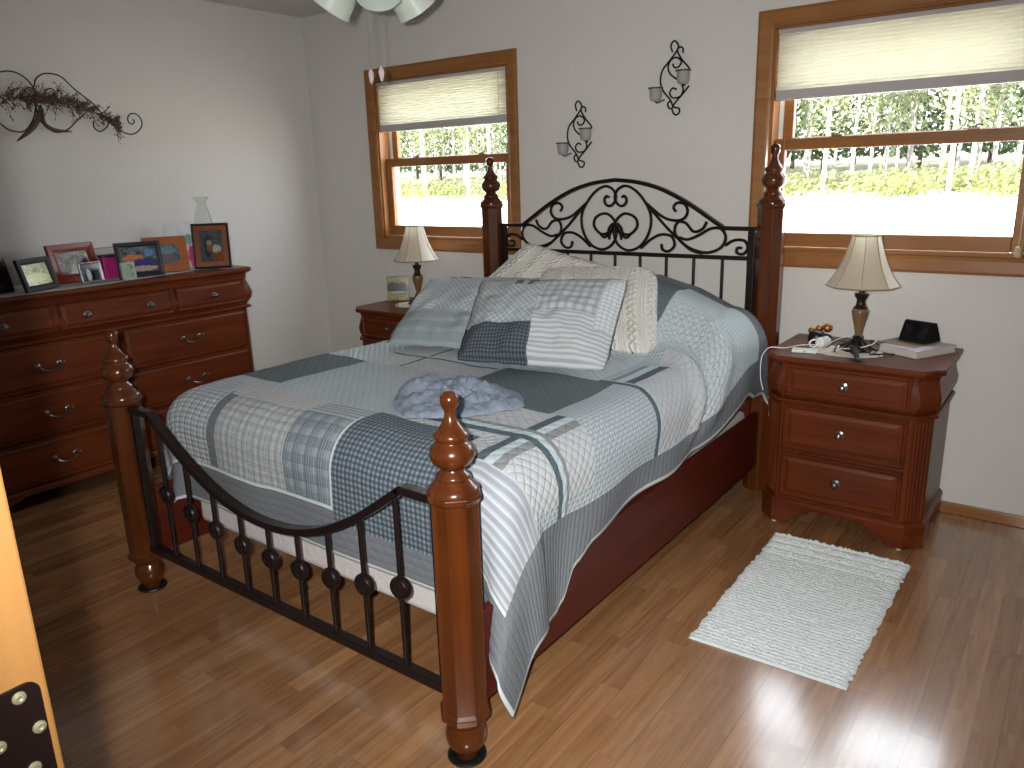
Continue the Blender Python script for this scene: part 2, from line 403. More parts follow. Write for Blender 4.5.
# footboard
fcx = 2.405
def mir(L, cx, y): return [[(cx+a, y, z) for a, z in L], [(cx-a, y, z) for a, z in L]]
fh = [(-.718, .710), (-.598, .710), (-.56, .682), (-.425, .590), (-.28, .516), (-.14, .474), (0, .461), (.14, .474), (.28, .516), (.425, .590), (.56, .682), (.598, .710), (.718, .710)]
def strip(path, w, h, y):                       # flat-section iron rail following a path in xz
    m = M(); P = path; n = len(P); rings = []
    for i, (x, z) in enumerate(P):
        a = Vector(P[max(i-1, 0)]); b = Vector(P[min(i+1, n-1)]); t = (b-a).normalized(); nn = Vector((-t.y, t.x))
        rings.append([(x+nn.x*h/2, y-w/2, z+nn.y*h/2), (x+nn.x*h/2, y+w/2, z+nn.y*h/2), (x-nn.x*h/2, y+w/2, z-nn.y*h/2), (x-nn.x*h/2, y-w/2, z-nn.y*h/2)])
    return m.loft(rings)
mid = crom([Vector((a, b, 0)) for a, b in fh[1:-1]], 5)
path = [(fcx+fh[0][0], fh[0][1])]+[(fcx+q.x, q.y) for q in mid]+[(fcx+fh[-1][0], fh[-1][1])]
strip(path, .034, .022, YFT).build('footboard_top_rail', iron, bed, bevel=.003)
M().box(BL+.05, BR-.05, YFT-.015, YFT+.015, .165, .192).build('footboard_bottom_rail', iron, bed, bevel=.003)
for s in (-1, 1): M().box(fcx+s*.708-.011, fcx+s*.708+.011, YFT-.012, YFT+.012, .18, .712).build('footboard_stile', iron, bed, bevel=.002)
def rail_z(dx):
    for (a, b), (c_, d_) in zip(fh, fh[1:]):
        if a <= dx <= c_: return b+(d_-b)*(dx-a)/(c_-a)
for k in range(9):
    dx = (k-4)*.1415; x = fcx+dx; zt = rail_z(dx); zd = .344+.079*(dx/.566)**2
    b = M().lathe([(.0075, .185), (.0075, zt)], (x, YFT, 0), 12).build('baluster', iron, bed, smooth=True)
    X = face((x, YFT-.011, zd), (0, -1, 0))
    M().lathe([(.012, -.020), (.030, -.019), (.032, -.015), (.032, -.003), (.029, .002), (.024, -.001), (.020, .0), (.012, .004), (.004, .006), (0, .006)], (0, 0, 0), 28, X).build('rosette', iron, b, smooth=True, ang=50)
# headboard
HBX = 2.401; y = YR
S = {
'heart': [(0.036, 1.345), (0.050, 1.350), (0.061, 1.336), (0.057, 1.315), (0.036, 1.303), (0.012, 1.313), (-0.003, 1.342), (0.012, 1.380), (0.059, 1.398), (0.122, 1.366), (0.178, 1.297), (0.195, 1.236), (0.18, 1.166), (0.134, 1.109), (0.07, 1.09), (0.013, 1.12), (-0.008, 1.177), (0.006, 1.234), (0.052, 1.267), (0.108, 1.249), (0.121, 1.207), (0.085, 1.169), (0.045, 1.171), (0.032, 1.199), (0.012, 1.22)],
'upcurl': [(0.165, 1.318), (0.248, 1.257), (0.308, 1.237), (0.36, 1.244), (0.381, 1.277), (0.365, 1.311), (0.328, 1.317), (0.31, 1.297), (0.322, 1.277)],
'leaf': [(0.476, 1.232), (0.456, 1.199), (0.413, 1.187), (0.375, 1.224), (0.338, 1.23), (0.32, 1.207), (0.325, 1.169), (0.386, 1.116), (0.474, 1.092), (0.544, 1.114), (0.569, 1.161), (0.547, 1.2), (0.498, 1.202), (0.442, 1.172), (0.385, 1.15), (0.343, 1.159)],
'end': [(0.568, 1.128), (0.611, 1.152), (0.658, 1.15), (0.673, 1.118), (0.654, 1.092), (0.624, 1.097), (0.626, 1.117), (0.646, 1.118)],
'cross': [(0.178, 1.304), (0.264, 1.216), (0.325, 1.162), (0.401, 1.103), (0.46, 1.089)],
'lowcurl': [(0.251, 1.126), (0.259, 1.099), (0.29, 1.093), (0.319, 1.121), (0.303, 1.162), (0.25, 1.17), (0.196, 1.146), (0.142, 1.102)],
'tendril': [(0.085, 1.169), (0.060, 1.150), (0.03, 1.175), (0.006, 1.20)],
'tongue': [(0.006, 1.21), (0.03, 1.165), (0.034, 1.140)]}
for k, L in S.items():
    for P in mir(L, HBX, y): M().tube(P, .0068, 8, smooth=5).build('scroll', iron, bed, smooth=True)
arc = [(0.0, 1.427), (0.121, 1.414), (0.23, 1.386), (0.32, 1.348), (0.409, 1.300), (0.496, 1.245), (0.560, 1.205)]
half = [(q.x, q.y) for q in crom([Vector((a, b, 0)) for a, b in arc], 4)]+[(.715, 1.203)]
path = [(HBX-a, b) for a, b in half[::-1]]+[(HBX+a, b) for a, b in half[1:]]
strip(path, .026, .018, y).build('headboard_arch', iron, bed, bevel=.003)
M().box(HBX-.71, HBX+.71, y-.009, y+.009, 1.064, 1.082).build('headboard_cross_rail', iron, bed, bevel=.002)
M().box(HBX-.71, HBX+.71, y-.011, y+.011, .40, .424).build('headboard_bottom_rail', iron, bed, bevel=.002)
for s in (-1, 1): M().box(HBX+s*.692-.016, HBX+s*.692+.016, y-.012, y+.012, .38, 1.21).build('headboard_stile', iron, bed, bevel=.002)
for k in range(9): M().lathe([(.007, .41), (.007, 1.07)], (HBX+(k-4)*.1395, y, 0), 10).build('headboard_bar', iron, bed, smooth=True)

# box spring and mattress
def cushion_box(name, x0, x1, y0, y1, z0, z1, r, mat):
    m = M().box(x0, x1, y0, y1, z0, z1); return m.build(name, mat, bevel=r, seg=5, smooth=True, ang=80, origin=((x0+x1)/2, (y0+y1)/2, z0))
bs = cushion_box('box_spring', 1.665, 3.135, -2.105, -.225, .195, .39, .03, white_cloth)
tag(bs, 'white covered box spring inside the bed rails below the quilt', 'box spring')
mt = cushion_box('mattress', 1.655, 3.145, -2.095, -.225, .392, .70, .06, white_cloth)
tag(mt, 'thick white mattress under the grey patchwork quilt', 'mattress')

# ------------------------------------------------------------------ the quilt
g = srgb
LG = g(172, 184, 188); CHC = g(92, 103, 110); WHT = g(206, 210, 214)
Q = {}
Q['cross'] = fabric('quilt_pale_crosshatch', g(190, 200, 208), [('u', .016, .005, g(118, 134, 142), 0, .42), ('v', .016, .005, g(118, 134, 142), 0, .42)], 'diamond', .034, .0022)
Q['char'] = fabric('quilt_charcoal', g(118, 122, 130), [('d', .05, .0016, g(170, 176, 180), 0, .5), ('v', .028, .002, g(150, 158, 162), 0, .4)], 'channel', .028, .0022, nz=.2)
Q['dark'] = fabric('quilt_dark_grey', g(100, 111, 114), [('d', .036, .002, g(144, 154, 158), 0, .6), ('e', .036, .002, g(144, 154, 158), 0, .6)], 'diamond', .036, .002, nz=.2)
Q['ging'] = fabric('quilt_dark_gingham', g(124, 136, 148), [('u', .018, .009, g(52, 60, 72), 0, .62), ('v', .018, .009, g(52, 60, 72), 0, .62)], 'square', .036, .002)
Q['mid'] = fabric('quilt_mid_plaid', g(140, 152, 162), [('u', .06, .030, g(98, 112, 124), 0, .6), ('v', .06, .030, g(98, 112, 124), 0, .6), ('u', .012, .003, g(180, 188, 194), 0, .5)], 'square', .03, .002)
Q['plaid'] = fabric('quilt_pale_plaid', g(178, 182, 186), [('u', .045, .022, g(138, 146, 154), 0, .5), ('v', .032, .014, g(138, 146, 154), 0, .5), ('u', .010, .002, g(206, 208, 210), 0, .5)], 'square', .03, .002)
Q['lging'] = fabric('quilt_pale_gingham', g(196, 200, 206), [('v', .020, .009, g(124, 134, 146), 0, .55), ('u', .020, .009, g(124, 134, 146), 0, .35)], 'square', .04, .003)
Q['band'] = fabric('quilt_white_line_plaid', g(192, 194, 196), [('v', .020, .004, g(140, 146, 150), 0, .6), ('u', .030, .006, g(150, 158, 162), 0, .5)], 'square', .03, .002)
Q['bband'] = fabric('quilt_blue_line_plaid', g(176, 184, 190), [('v', .024, .011, g(112, 128, 142), 0, .7)], 'square', .03, .002)
Q['stripe'] = fabric('quilt_white_stripe', g(172, 178, 188), [('v', .026, .012, g(140, 146, 157), 0, .7), ('v', .026, .003, g(205, 211, 219), .016, .8)], 'channel', .052, .002)
Q['greige'] = fabric('quilt_greige', g(194, 198, 204), [('v', .006, .002, g(164, 168, 174), 0, .4)], 'diamond', .04, .0032)
Q['bar'] = fabric('quilt_slate_bar', g(86, 102, 112), (), 'diamond', .05, .003)
Q['lbar'] = fabric('quilt_sky_bar', g(190, 206, 214), (), 'diamond', .05, .003)
Q['mbar'] = fabric('quilt_ash_bar', g(140, 144, 148), (), 'diamond', .05, .003)
Q['bind'] = fabric('quilt_white_binding', g(206, 216, 218), (), None, .05, .002)
Q['lcross'] = fabric('quilt_aqua_weave', g(200, 211, 216), [('u', .014, .004, g(140, 158, 166), 0, .25), ('v', .022, .005, g(130, 148, 156), 0, .3)], 'diamond', .032, .0045)
QN = list(Q); QI = {k: i for i, k in enumerate(QN)}
UL, UR, VF, VH = 1.405, 3.356, -2.335, -.33        # edges of the pieced field in cloth coordinates
PATCH = [  # later entries lie over earlier ones
 ('cross', UL, UR, VF, VH),
 ('lcross', 2.50, 2.93, -1.22, -.80),
 ('stripe', 2.95, UR, VF, -2.06),
 ('greige', 2.60, UR-.05, -2.06, -1.64), ('bar', 3.03, 3.065, -2.06, -1.64), ('lbar', 3.065, 3.095, -2.06, -1.64), ('mbar', 3.095, 3.125, -2.06, -1.64),
 ('bar', 2.60, UR, -1.888, -1.858), ('lbar', 2.60, UR, -1.858, -1.832), ('mbar', 2.60, UR, -1.832, -1.812),
 ('dark', 2.52, 3.0, -1.64, -1.22),
 ('cross', 3.0, UR, -1.64, -1.22),
 ('greige', 3.0, UR, -1.22, -.80), ('mbar', 2.965, 2.985, -1.22, -.92), ('lbar', 2.985, 3.02, -1.20, -.90), ('bar', 3.02, 3.06, -1.22, -.90), ('bar', 2.93, UR, -1.225, -1.20), ('lbar', 2.50, UR, -1.20, -1.19),
 ('bar', 3.10, UR, -.815, -.80),
 ('lcross', 2.88, UR, -.80, VH),
 ('dark', 2.35, 2.88, -.72, VH),
 ('dark', UL, 1.93, -1.86, -1.42), ('lcross', UL, 1.93, -1.42, -.98),
 ('greige', 1.93, 2.50, -1.42, -1.05), ('bar', 2.115, 2.13, -1.42, -1.05), ('lbar', 2.13, 2.15, -1.42, -1.05), ('bar', 1.93, 2.50, -1.27, -1.255), ('lbar', 1.93, 2.5, -1.255, -1.24),
 ('lging', UL, 1.86, VF, -1.92), ('char', 1.50, 1.535, VF, -2.02), ('char', 1.865, 1.915, VF, -2.01),
 ('plaid', 1.915, 2.295, VF, -2.03), ('mid', 2.295, 2.53, VF, -2.03),
 ('band', 1.875, 2.295, -2.03, -1.93), ('bband', 2.295, 2.53, -2.03, -1.93), ('bind', 2.524, 2.532, VF, -2.0),
 ('ging', 2.532, 2.95, VF-.05, -1.925),
]
def qmat(u, v, hem):
    if hem: return QI['bind']
    k = None
    for nm, a, b, c, d in PATCH:
        if a < u < b and c < v < d: k = nm
    if k: return QI[k]
    if UL-.004 < u < UR+.0 and VF-.012 < v < VF: return QI['bind']
    return QI['char']
ZT = .73; RQ = .15
FX0, FX1, FY0 = 1.70, 3.06, -2.00                # where the top starts to roll over
def sm(a, b, x): t = max(0.0, min(1.0, (x-a)/(b-a))); return t*t*(3-2*t)
def hump(x, y):                                   # sleeping pillows under the quilt
    t = sm(-.90, -.42, y)*(1-.55*sm(-.26, -.16, y))
    pts = [(1.55, .12), (1.9, .2), (2.3, .26), (2.7, .265), (2.9, .215), (3.06, .145), (3.3, .13)]
    for (a, p), (b, q) in zip(pts, pts[1:]):
        if x <= b: return (p+(q-p)*max(0, (x-a)/(b-a)))*t
    return .13*t
def cloth(u, v):
    yh = -.19
    cx_ = min(max(u, FX0), FX1); cy_ = min(max(v, FY0), yh)
    ox, oy = u-cx_, min(v, yh)-cy_
    d = math.hypot(ox, oy); nx, ny = (ox/d, oy/d) if d > 1e-6 else (0, 0)
    corner = abs(nx*ny)*2; qd = RQ*PI/2; sq = (abs(nx)**5+abs(ny)**5)**-.2 if d > 1e-6 else 1
    if d < qd: Hh = RQ*math.sin(d/RQ)*sq; Vv = RQ*(1-math.cos(d/RQ))
    else:
        e = d-qd; fl_ = .06 if nx > .5 else .0
        th = math.atan2(ny, nx)
        Hh = RQ*sq+e*fl_+corner*e*.30*(.66+.34*math.cos(th*8+1.2))+.012*min(1, e/.12)*math.sin(v*12+1.9)*abs(nx)+.005*math.sin(u*13)*abs(ny)*min(1, e/.1)
        Vv = RQ+e
    sh_ = .42*max(0, d-.04)*(nx if nx > 0 else 0)*sm(-2.05, -1.6, v)*(1-sm(-.75, -.45, v))   # quilt pulled toward the foot as it hangs
    x = cx_+nx*Hh; yy = cy_+ny*Hh-sh_; z = ZT-Vv
    z += hump(min(u, 3.2), v if nx <= 0 else v-sh_*.5)
    z -= max(0, v+.19)*1.0
    n1 = noise.noise(Vector((u*3.1, v*3.1, 1.3))); n2 = noise.noise(Vector((u*9, v*7, 4.1)))
    z += .010*n1+.004*n2
    if u > 2.8:                                   # deep folds beside the pillow
        k = max(0, min(1, (u-2.8)/.2))*(1-sm(3.34, 3.44, u))
        f1 = math.exp(-((v+.80+.30*(u-3.0))/.040)**2); f2 = math.exp(-((v+.66+.45*(u-3.0))/.045)**2); f3 = math.exp(-((v+.52+.5*(u-3.0))/.05)**2)
        dz = .030*f1-.030*f2+.022*f3
        z += dz*k*(1-.6*sm(0, .25, d)); x += dz*k*sm(0, .2, d)*.9
    yy += .004*n1 if ny > -.5 else 0
    if corner < .05 and ny < -.3: yy = max(yy, -2.175)
    if x > 3.235: x = 3.235+(x-3.235)*.35
    return (x, max(yy, -2.262), z)
def hem_u(v):                                     # side hem: shallow along the side, deep at the foot corner
    pts = [(-2.7, 3.60), (-2.2, 3.62), (-1.86, 3.635), (-1.78, 3.61), (-1.70, 3.52), (-1.60, 3.475), (-1.3, 3.45), (-.9, 3.44), (-.5, 3.47), (-.35, 3.52), (-.1, 3.54)]
    for (a, p), (b, q) in zip(pts, pts[1:]):
        if a <= v <= b: t = (v-a)/(b-a); t = t*t*(3-2*t) if abs(p-q) > .03 else t; return p+(q-p)*t
    return pts[-1][1]
HF = -2.495; HL = 1.13
def lin(a, b, st):
    n = max(1, round((b-a)/st)); return [a+(b-a)*i/n for i in range(n)]
ub = sorted({HL, HL+.012, UL, UR}|{q for p in PATCH for q in p[1:3]}); vb = sorted({HF, HF+.012, VF-.012, VF, VH, -.155}|{q for p in PATCH for q in p[3:5]})
us = []; vs = []
for a, b in zip(ub, ub[1:]): us += lin(a, b, .02)
us.append(ub[-1]); nb = 14
for a, b in zip(vb, vb[1:]): vs += lin(a, b, .02)
vs.append(vb[-1])
m = M(); V = []; UV = []; nu0 = len(us)
for v in vs:
    hu = hem_u(v)
    for u in us: V.append(cloth(u, v)); UV.append((u, v))
    for k in range(1, nb+1):
        u = UR+(hu-.012-UR)*k/(nb-1) if k < nb else hu
        V.append(cloth(u, v)); UV.append((u, v))
F = []; MI = []; W_ = nu0+nb
for j in range(len(vs)-1):
    for i in range(W_-1):
        a = j*W_+i; F.append((a, a+1, a+W_+1, a+W_)); uu = (UV[a][0]+UV[a+1][0])/2; vv = (vs[j]+vs[j+1])/2
        MI.append(qmat(uu, vv, i == W_-2 or i == 0 or vv < HF+.012))
m.add(V, F, None, UV, MI)
quilt = m.build('patchwork_quilt', [Q[k] for k in QN], smooth=2, solid=.010, origin=(2.4, -1.2, .7))
tag(quilt, 'grey and white patchwork quilt spread over the bed', 'quilt')

# ------------------------------------------------------------------ pillows
def pillow(name, P, th, mats, mif=None, flange=0.0, label='', cat='pillow', group=None, n=36, sag=.0, seed=0, ruf=.006, rnd=0.0):
    # P: four corners BL, BR, TR, TL in space
    BL_, BR_, TR_, TL_ = [Vector(p) for p in P]
    wd = ((BR_-BL_).length+(TR_-TL_).length)/2; hg_ = ((TL_-BL_).length+(TR_-BR_).length)/2
    nrm = (BR_-BL_).cross(TL_-BL_).normalized(); ctr = (BL_+BR_+TR_+TL_)/4
    m = M()
    for side in (1, -1):
        def fn(s, t):
            fs, ft = flange/wd, flange/hg_
            a = max(0, min(1, (s-fs)/(1-2*fs))); b = max(0, min(1, (t-ft)/(1-2*ft)))
            pinch = 1-.05*math.sin(PI*t)*(1 if flange == 0 else .5); pinch2 = 1-.05*math.sin(PI*s)*(1 if flange == 0 else .5)
            cr = 1-rnd*abs(2*s-1)**5*abs(2*t-1)**5
            s2 = .5+(s-.5)*pinch*cr; t2 = .5+(t-.5)*pinch2*cr
            p = BL_*(1-s2)*(1-t2)+BR_*s2*(1-t2)+TR_*s2*t2+TL_*(1-s2)*t2
            e = (max(0, 4*a*(1-a))**.42)*(max(0, 4*b*(1-b))**.42)
            nn = noise.noise(Vector((s*5+seed, t*5, seed*3.3)))*ruf*2+noise.noise(Vector((s*13+seed, t*11, 2)))*ruf
            edge = min(1, min(s, 1-s, t, 1-t)*14)
            fluff = (1-edge)*noise.noise(Vector((s*9, t*9, seed+5)))*ruf
            return p+nrm*(side*(th*(e*.5)+.004*edge)+nn*min(1, e*1.5)+fluff)
        X = None
        b0 = len(m.v)
        def uvf(s, t): return (s*wd, t*hg_)
        m.grid(fn if side == 1 else (lambda s, t: fn(1-s, t)), n, n, None, uvf if side == 1 else (lambda s, t: ((1-s)*wd, t*hg_)), (lambda s, t: mif(s, t)) if (mif and side == 1) else (lambda s, t: 0))
    bot = min(p.z for p in m.v)
    o = m.build(name, mats, smooth=2, origin=(ctr.x, ctr.y, bot))
    bm = bmesh.new(); bm.from_mesh(o.data); bmesh.ops.remove_doubles(bm, verts=bm.verts, dist=.0015); bm.to_mesh(o.data); bm.free()
    return tag(o, label, cat, group)
def knit_mat():
    s = N('cable_knit_cream'); uv = s.n('TexCoord').outputs['UV']; sp = s.n('SeparateXYZ', {0: uv}); u, v = sp.outputs[0], sp.outputs[1]
    P_ = .095
    uu = s.math('SUBTRACT', s.math('MULTIPLY', s.math('FRACT', s.math('DIVIDE', u, P_)), P_), P_/2)
    sn = s.math('MULTIPLY', s.math('SINE', s.math('MULTIPLY', v, 2*PI/.07)), .014)
    def strand(off):
        dd = s.math('ABSOLUTE', s.math('SUBTRACT', uu, off)); return s.math('SUBTRACT', 1.0, s.math('MINIMUM', 1.0, s.math('DIVIDE', dd, .011)))
    a = strand(sn); b = strand(s.math('MULTIPLY', sn, -1.0)); h = s.math('MAXIMUM', a, b)
    rib = s.math('MULTIPLY', s.math('ABSOLUTE', s.math('SINE', s.math('MULTIPLY', u, PI/.012))), .45)
    rib = s.math('MULTIPLY', rib, s.math('GREATER_THAN', s.math('ABSOLUTE', uu), .03))
    st = s.math('MULTIPLY', s.math('ABSOLUTE', s.math('SINE', s.math('MULTIPLY', v, PI/.011))), .3)
    h = s.math('ADD', s.math('ADD', h, rib), st)
    s.set(Base_Color=s.mix(s.math('MULTIPLY', h, .35), srgb(218, 216, 210), srgb(234, 233, 229)), Roughness=.95, Specular_IOR_Level=.15)
    s.bump(h, .007); return s.m
knit = knit_mat()
pillow('cable_knit_pillow', [(1.62, -.52, .80), (2.10, -.30, .70), (2.42, -.22, 1.02), (1.975, -.305, 1.135)], .15, [knit], label='cream cable knit pillow with one corner pointing up, against the headboard behind both shams', group='cream cable knit pillows', seed=3, rnd=.05)
pillow('cable_knit_pillow', [(2.36, -.87, .745), (2.985, -.82, .735), (2.790, -.445, 1.05), (2.150, -.46, 1.02)], .15, [knit], label='cream cable knit pillow upright behind the right end of the front sham', group='cream cable knit pillows', seed=8, rnd=.12)
SH = [('lat', fabric('sham_lattice', g(150, 160, 168), [('d', .026, .004, g(205, 212, 216), 0, .7), ('e', .026, .004, g(205, 212, 216), 0, .7)], None, .05, .002)),
      ('dging', fabric('sham_dark_gingham', g(96, 105, 116), [('u', .015, .007, g(40, 46, 56), 0, .6), ('v', .015, .007, g(40, 46, 56), 0, .6)], None, .05, .002)),
      ('stripe', fabric('sham_stripe', g(196, 201, 206), [('v', .019, .009, g(138, 146, 158), 0, .6)], None, .05, .003)),
      ('plaid', fabric('sham_plaid', g(190, 197, 202), [('u', .036, .016, g(130, 140, 152), 0, .5), ('v', .036, .016, g(130, 140, 152), 0, .5)], None, .05, .003)),
      ('lging', fabric('sham_pale_gingham', g(204, 211, 217), [('u', .018, .007, g(150, 160, 170), 0, .4), ('v', .018, .007, g(150, 160, 170), 0, .5)], None, .05, .003)),
      ('greige', fabric('sham_greige', g(160, 164, 166), [('u', .008, .003, g(140, 144, 148), 0, .4)], None, .05, .002)),
      ('bar', fabric('sham_bar', g(88, 98, 108), (), None, .05, .002)),
      ('dull', fabric('sham_grey_weave', g(146, 156, 162), [('u', .014, .005, g(120, 130, 138), 0, .5), ('v', .05, .02, g(170, 178, 184), 0, .4)], None, .05, .003)),
      ('lbl', fabric('sham_pale_blue', g(182, 196, 202), [('v', .02, .008, g(140, 152, 164), 0, .4)], None, .05, .003))]
SI = {k: i for i, (k, _) in enumerate(SH)}; SM = [q for _, q in SH]
def front_sham(s, t):
    if s > .88 and t > .36: return SI['lging']
    if s > .50: return SI['stripe'] if t < .50 else SI['plaid']
    if t < .36: return SI['dging']
    if t > .84: return SI['bar'] if (.30 < s < .35 or .385 < s < .42) else SI['greige']
    return SI['lat']
def back_sham(s, t):
    if t < .34: return SI['dull']
    if s < .12+.25*t*0: return SI['lbl']
    if t > .86 and s > .30: return SI['bar'] if s < .52 else SI['greige']
    if s < .34: return SI['stripe'] if t < .6 else SI['lbl']
    return SI['lat']
pillow('pillow_sham', [(1.80, -1.20, .745), (2.40, -1.09, .75), (2.30, -.74, 1.02), (1.735, -.80, .99)], .16, SM, back_sham, .02, 'patchwork pillow sham leaning at the left, half behind the front sham', 'pillow', 'patchwork pillow shams', 40, seed=1, rnd=.03, ruf=.009)
pillow('pillow_sham', [(2.330, -1.325, .755), (2.94, -1.185, .755), (2.850, -.835, 1.055), (2.245, -1.035, 1.04)], .15, SM, front_sham, .02, 'patchwork pillow sham in front, with dark gingham and striped blocks', 'pillow', 'patchwork pillow shams', 60, seed=2, rnd=.04, ruf=.009)

# ------------------------------------------------------------------ crumpled towel
tp = [(2.50, -1.86), (2.43, -1.74), (2.42, -1.64), (2.48, -1.54), (2.60, -1.475), (2.72, -1.50), (2.81, -1.51), (2.885, -1.59), (2.90, -1.67), (2.86, -1.75), (2.82, -1.82), (2.74, -1.90), (2.62, -1.93)]
tc_ = Vector((2.66, -1.70, 0)); m = M(); nr, na = 26, 104
def tw(r, a):
    i = a*len(tp); k = int(i) % len(tp); f = i-int(i); p0 = Vector(tp[k]); p1 = Vector(tp[(k+1) % len(tp)])
    e = p0.lerp(p1, f); jag = 1+.10*noise.noise(Vector((math.cos(2*PI*a)*3, math.sin(2*PI*a)*3, 2)))
    x = tc_.x+(e.x-tc_.x)*r*jag*.95; y = tc_.y+(e.y-tc_.y)*r*jag*.95
    q = Vector((x*9, y*9, 3)); fold = abs(noise.noise(q))+.5*abs(noise.noise(q*2.1))
    fold += .35*abs(noise.noise(q*4.7))+.2*noise.noise(q*9); h = (.034*(1-r**2.6)+.004)*(.5+1.5*fold)
    # a roll at the left rim, a frilled edge at the right
    h += .035*math.exp(-((x-2.47)/.04)**2-((y+1.68)/.13)**2)
    return (x, y, .736+(h if r < .999 else -.002))
V = []; F = []; UV = []
for j in range(nr+1):
    for i in range(na): p = tw(j/nr, i/na); V.append(p); UV.append((p[0], p[1]))
for j in range(nr):
    for i in range(na): F.append((j*na+i, j*na+(i+1) % na, (j+1)*na+(i+1) % na, (j+1)*na+i)[::-1])
m.add(V, F, None, UV)
tw_m = fabric('terry_blue_grey', g(150, 162, 184), (), None, .05, .005, nz=.35, weave=1)
tag(m.build('crumpled_towel', tw_m, smooth=2, origin=(2.66, -1.7, .735), sub=0), 'crumpled pale blue grey cloth lying in the middle of the quilt', 'towel')
# ------------------------------------------------------------------ nightstands
def chrect(hw, yf, yb, c, z, x0=0):               # chamfered-front rectangle, ccw
    return [(x0-hw, yb, z), (x0-hw, yf+c, z), (x0-hw+c, yf, z), (x0+hw-c, yf, z), (x0+hw, yf+c, z), (x0+hw, yb, z)]
def knob(parent, x, y, z, n=(0, -1, 0), r=.016):
    return M().lathe([(r*1.1, 0), (r*1.15, .002), (r*.8, .004), (r*.35, .006), (r*.32, .012), (r*.75, .015), (r*.9, .020), (r*.8, .025), (r*.4, .028), (0, .0285)], (0, 0, 0), 22, face((x, y, z), n)).build('drawer_knob', pewter, parent, smooth=True, ang=60)
def nightstand(cx, label):
    t = thing('nightstand', label, 'nightstand', (cx, -.27, 0), 'matching nightstands beside the bed')
    yb = -.022; m = M(); c = .062
    prof = [(.095, .308, -.478), (.535, .308, -.478)]
    m.loft([chrect(h, f, yb, c, z, cx) for z, h, f in prof])
    m.build('lower_body', wood_v, t, bevel=.002)
    m = M(); prof = [(.548, .305, -.472), (.56, .312, -.480), (.585, .324, -.488), (.615, .326, -.490), (.65, .316, -.484), (.68, .310, -.478), (.702, .316, -.484)]
    m.loft([chrect(h, f, yb, c, z, cx) for z, h, f in prof]); m.build('upper_body', wood_v, t, smooth=True, ang=30)
    m = M(); m.loft([chrect(h, f, yb, c, z, cx) for z, h, f in [(.533, .308, -.478), (.535, .320, -.490), (.542, .324, -.494), (.549, .318, -.488), (.551, .306, -.474)]])
    m.build('waist_molding', wood_h, t, bevel=.001)
    m = M(); m.loft([chrect(h, f, yb+.006, c, z, cx) for z, h, f in [(.700, .318, -.486), (.704, .330, -.498), (.712, .333, -.501), (.722, .333, -.501), (.727, .329, -.497)]])
    m.build('top', wood_h, t, bevel=.001)
    m = M(); m.loft([chrect(h, f, yb, c, z, cx) for z, h, f in [(.082, .322, -.492), (.098, .322, -.492), (.108, .314, -.484), (.112, .308, -.478)]])
    m.build('base_molding', wood_h, t, bevel=.001)
    # bracket feet
    for s in (-1, 1):
        m = M(); P = [(.258, .004), (.258, .084), (.10, .084), (.105, .070), (.125, .058), (.15, .050), (.165, .036), (.19, .010), (.21, .004)]
        P = [(cx+s*a, b) for a, b in P]; m.prism(P if s < 0 else P[::-1], .02, T(0, -.490, 0))
        xo = cx+s*.320; xi = cx+s*.258
        m.slab([(xi, -.490), (xo, -.428), (xo-s*.018, -.415), (xi, -.470)], .004, .084)
        m.slab([(xo, -.428), (xo, -.30), (xo-s*.018, -.30), (xo-s*.018, -.415)], .004, .084)
        f = m.build('bracket_foot', wood_h, t, bevel=.002)
        M().slab([(xo, -.14), (xo, yb), (xo-s*.018, yb), (xo-s*.018, -.14)], .004, .084).build('rear_foot', wood_h, t, bevel=.002)
        M().lathe([(.010, 0), (.010, .0045)], (cx+s*.245, -.478, 0), 12).build('glide', vinyl, f)
        # fluted chamfer pilasters
        mm = M(); n = Vector((s*1, -1, 0)).normalized(); mid_ = Vector((cx+s*(.308-c/2), -.478+c/2, 0)); tdir = Vector((s*1, 1, 0)).normalized()
        for k in range(5):
            q = mid_+tdir*(k-2)*.0145
            mm.tube([(q.x+n.x*.001, q.y+n.y*.001, .13), (q.x+n.x*.001, q.y+n.y*.001, .52)], .0056, 8, smooth=1)
        mm.build('fluted_pilaster', wood_v, t, smooth=True)
    for z0, z1, zk, yf in ((.125, .318, .213, -.478), (.332, .527, .418, -.478), (.562, .696, .606, -.484)):
        d = M().panel(.465, z1-z0, face((cx, yf+(.0 if zk < .6 else -.0), (z0+z1)/2), (0, -1, 0)), .014 if zk < .6 else .012, .010, .007).build('drawer', wood_h, t, smooth=True, ang=20)
        knob(d, cx-.008, yf-.012, (z0+z1)/2)
    return t
ns1 = nightstand(3.612, 'three drawer red brown nightstand right of the bed, under the near window')
ns2 = nightstand(1.118, 'nightstand in the far corner left of the bed, mostly hidden by the quilt')
ZN = .7275
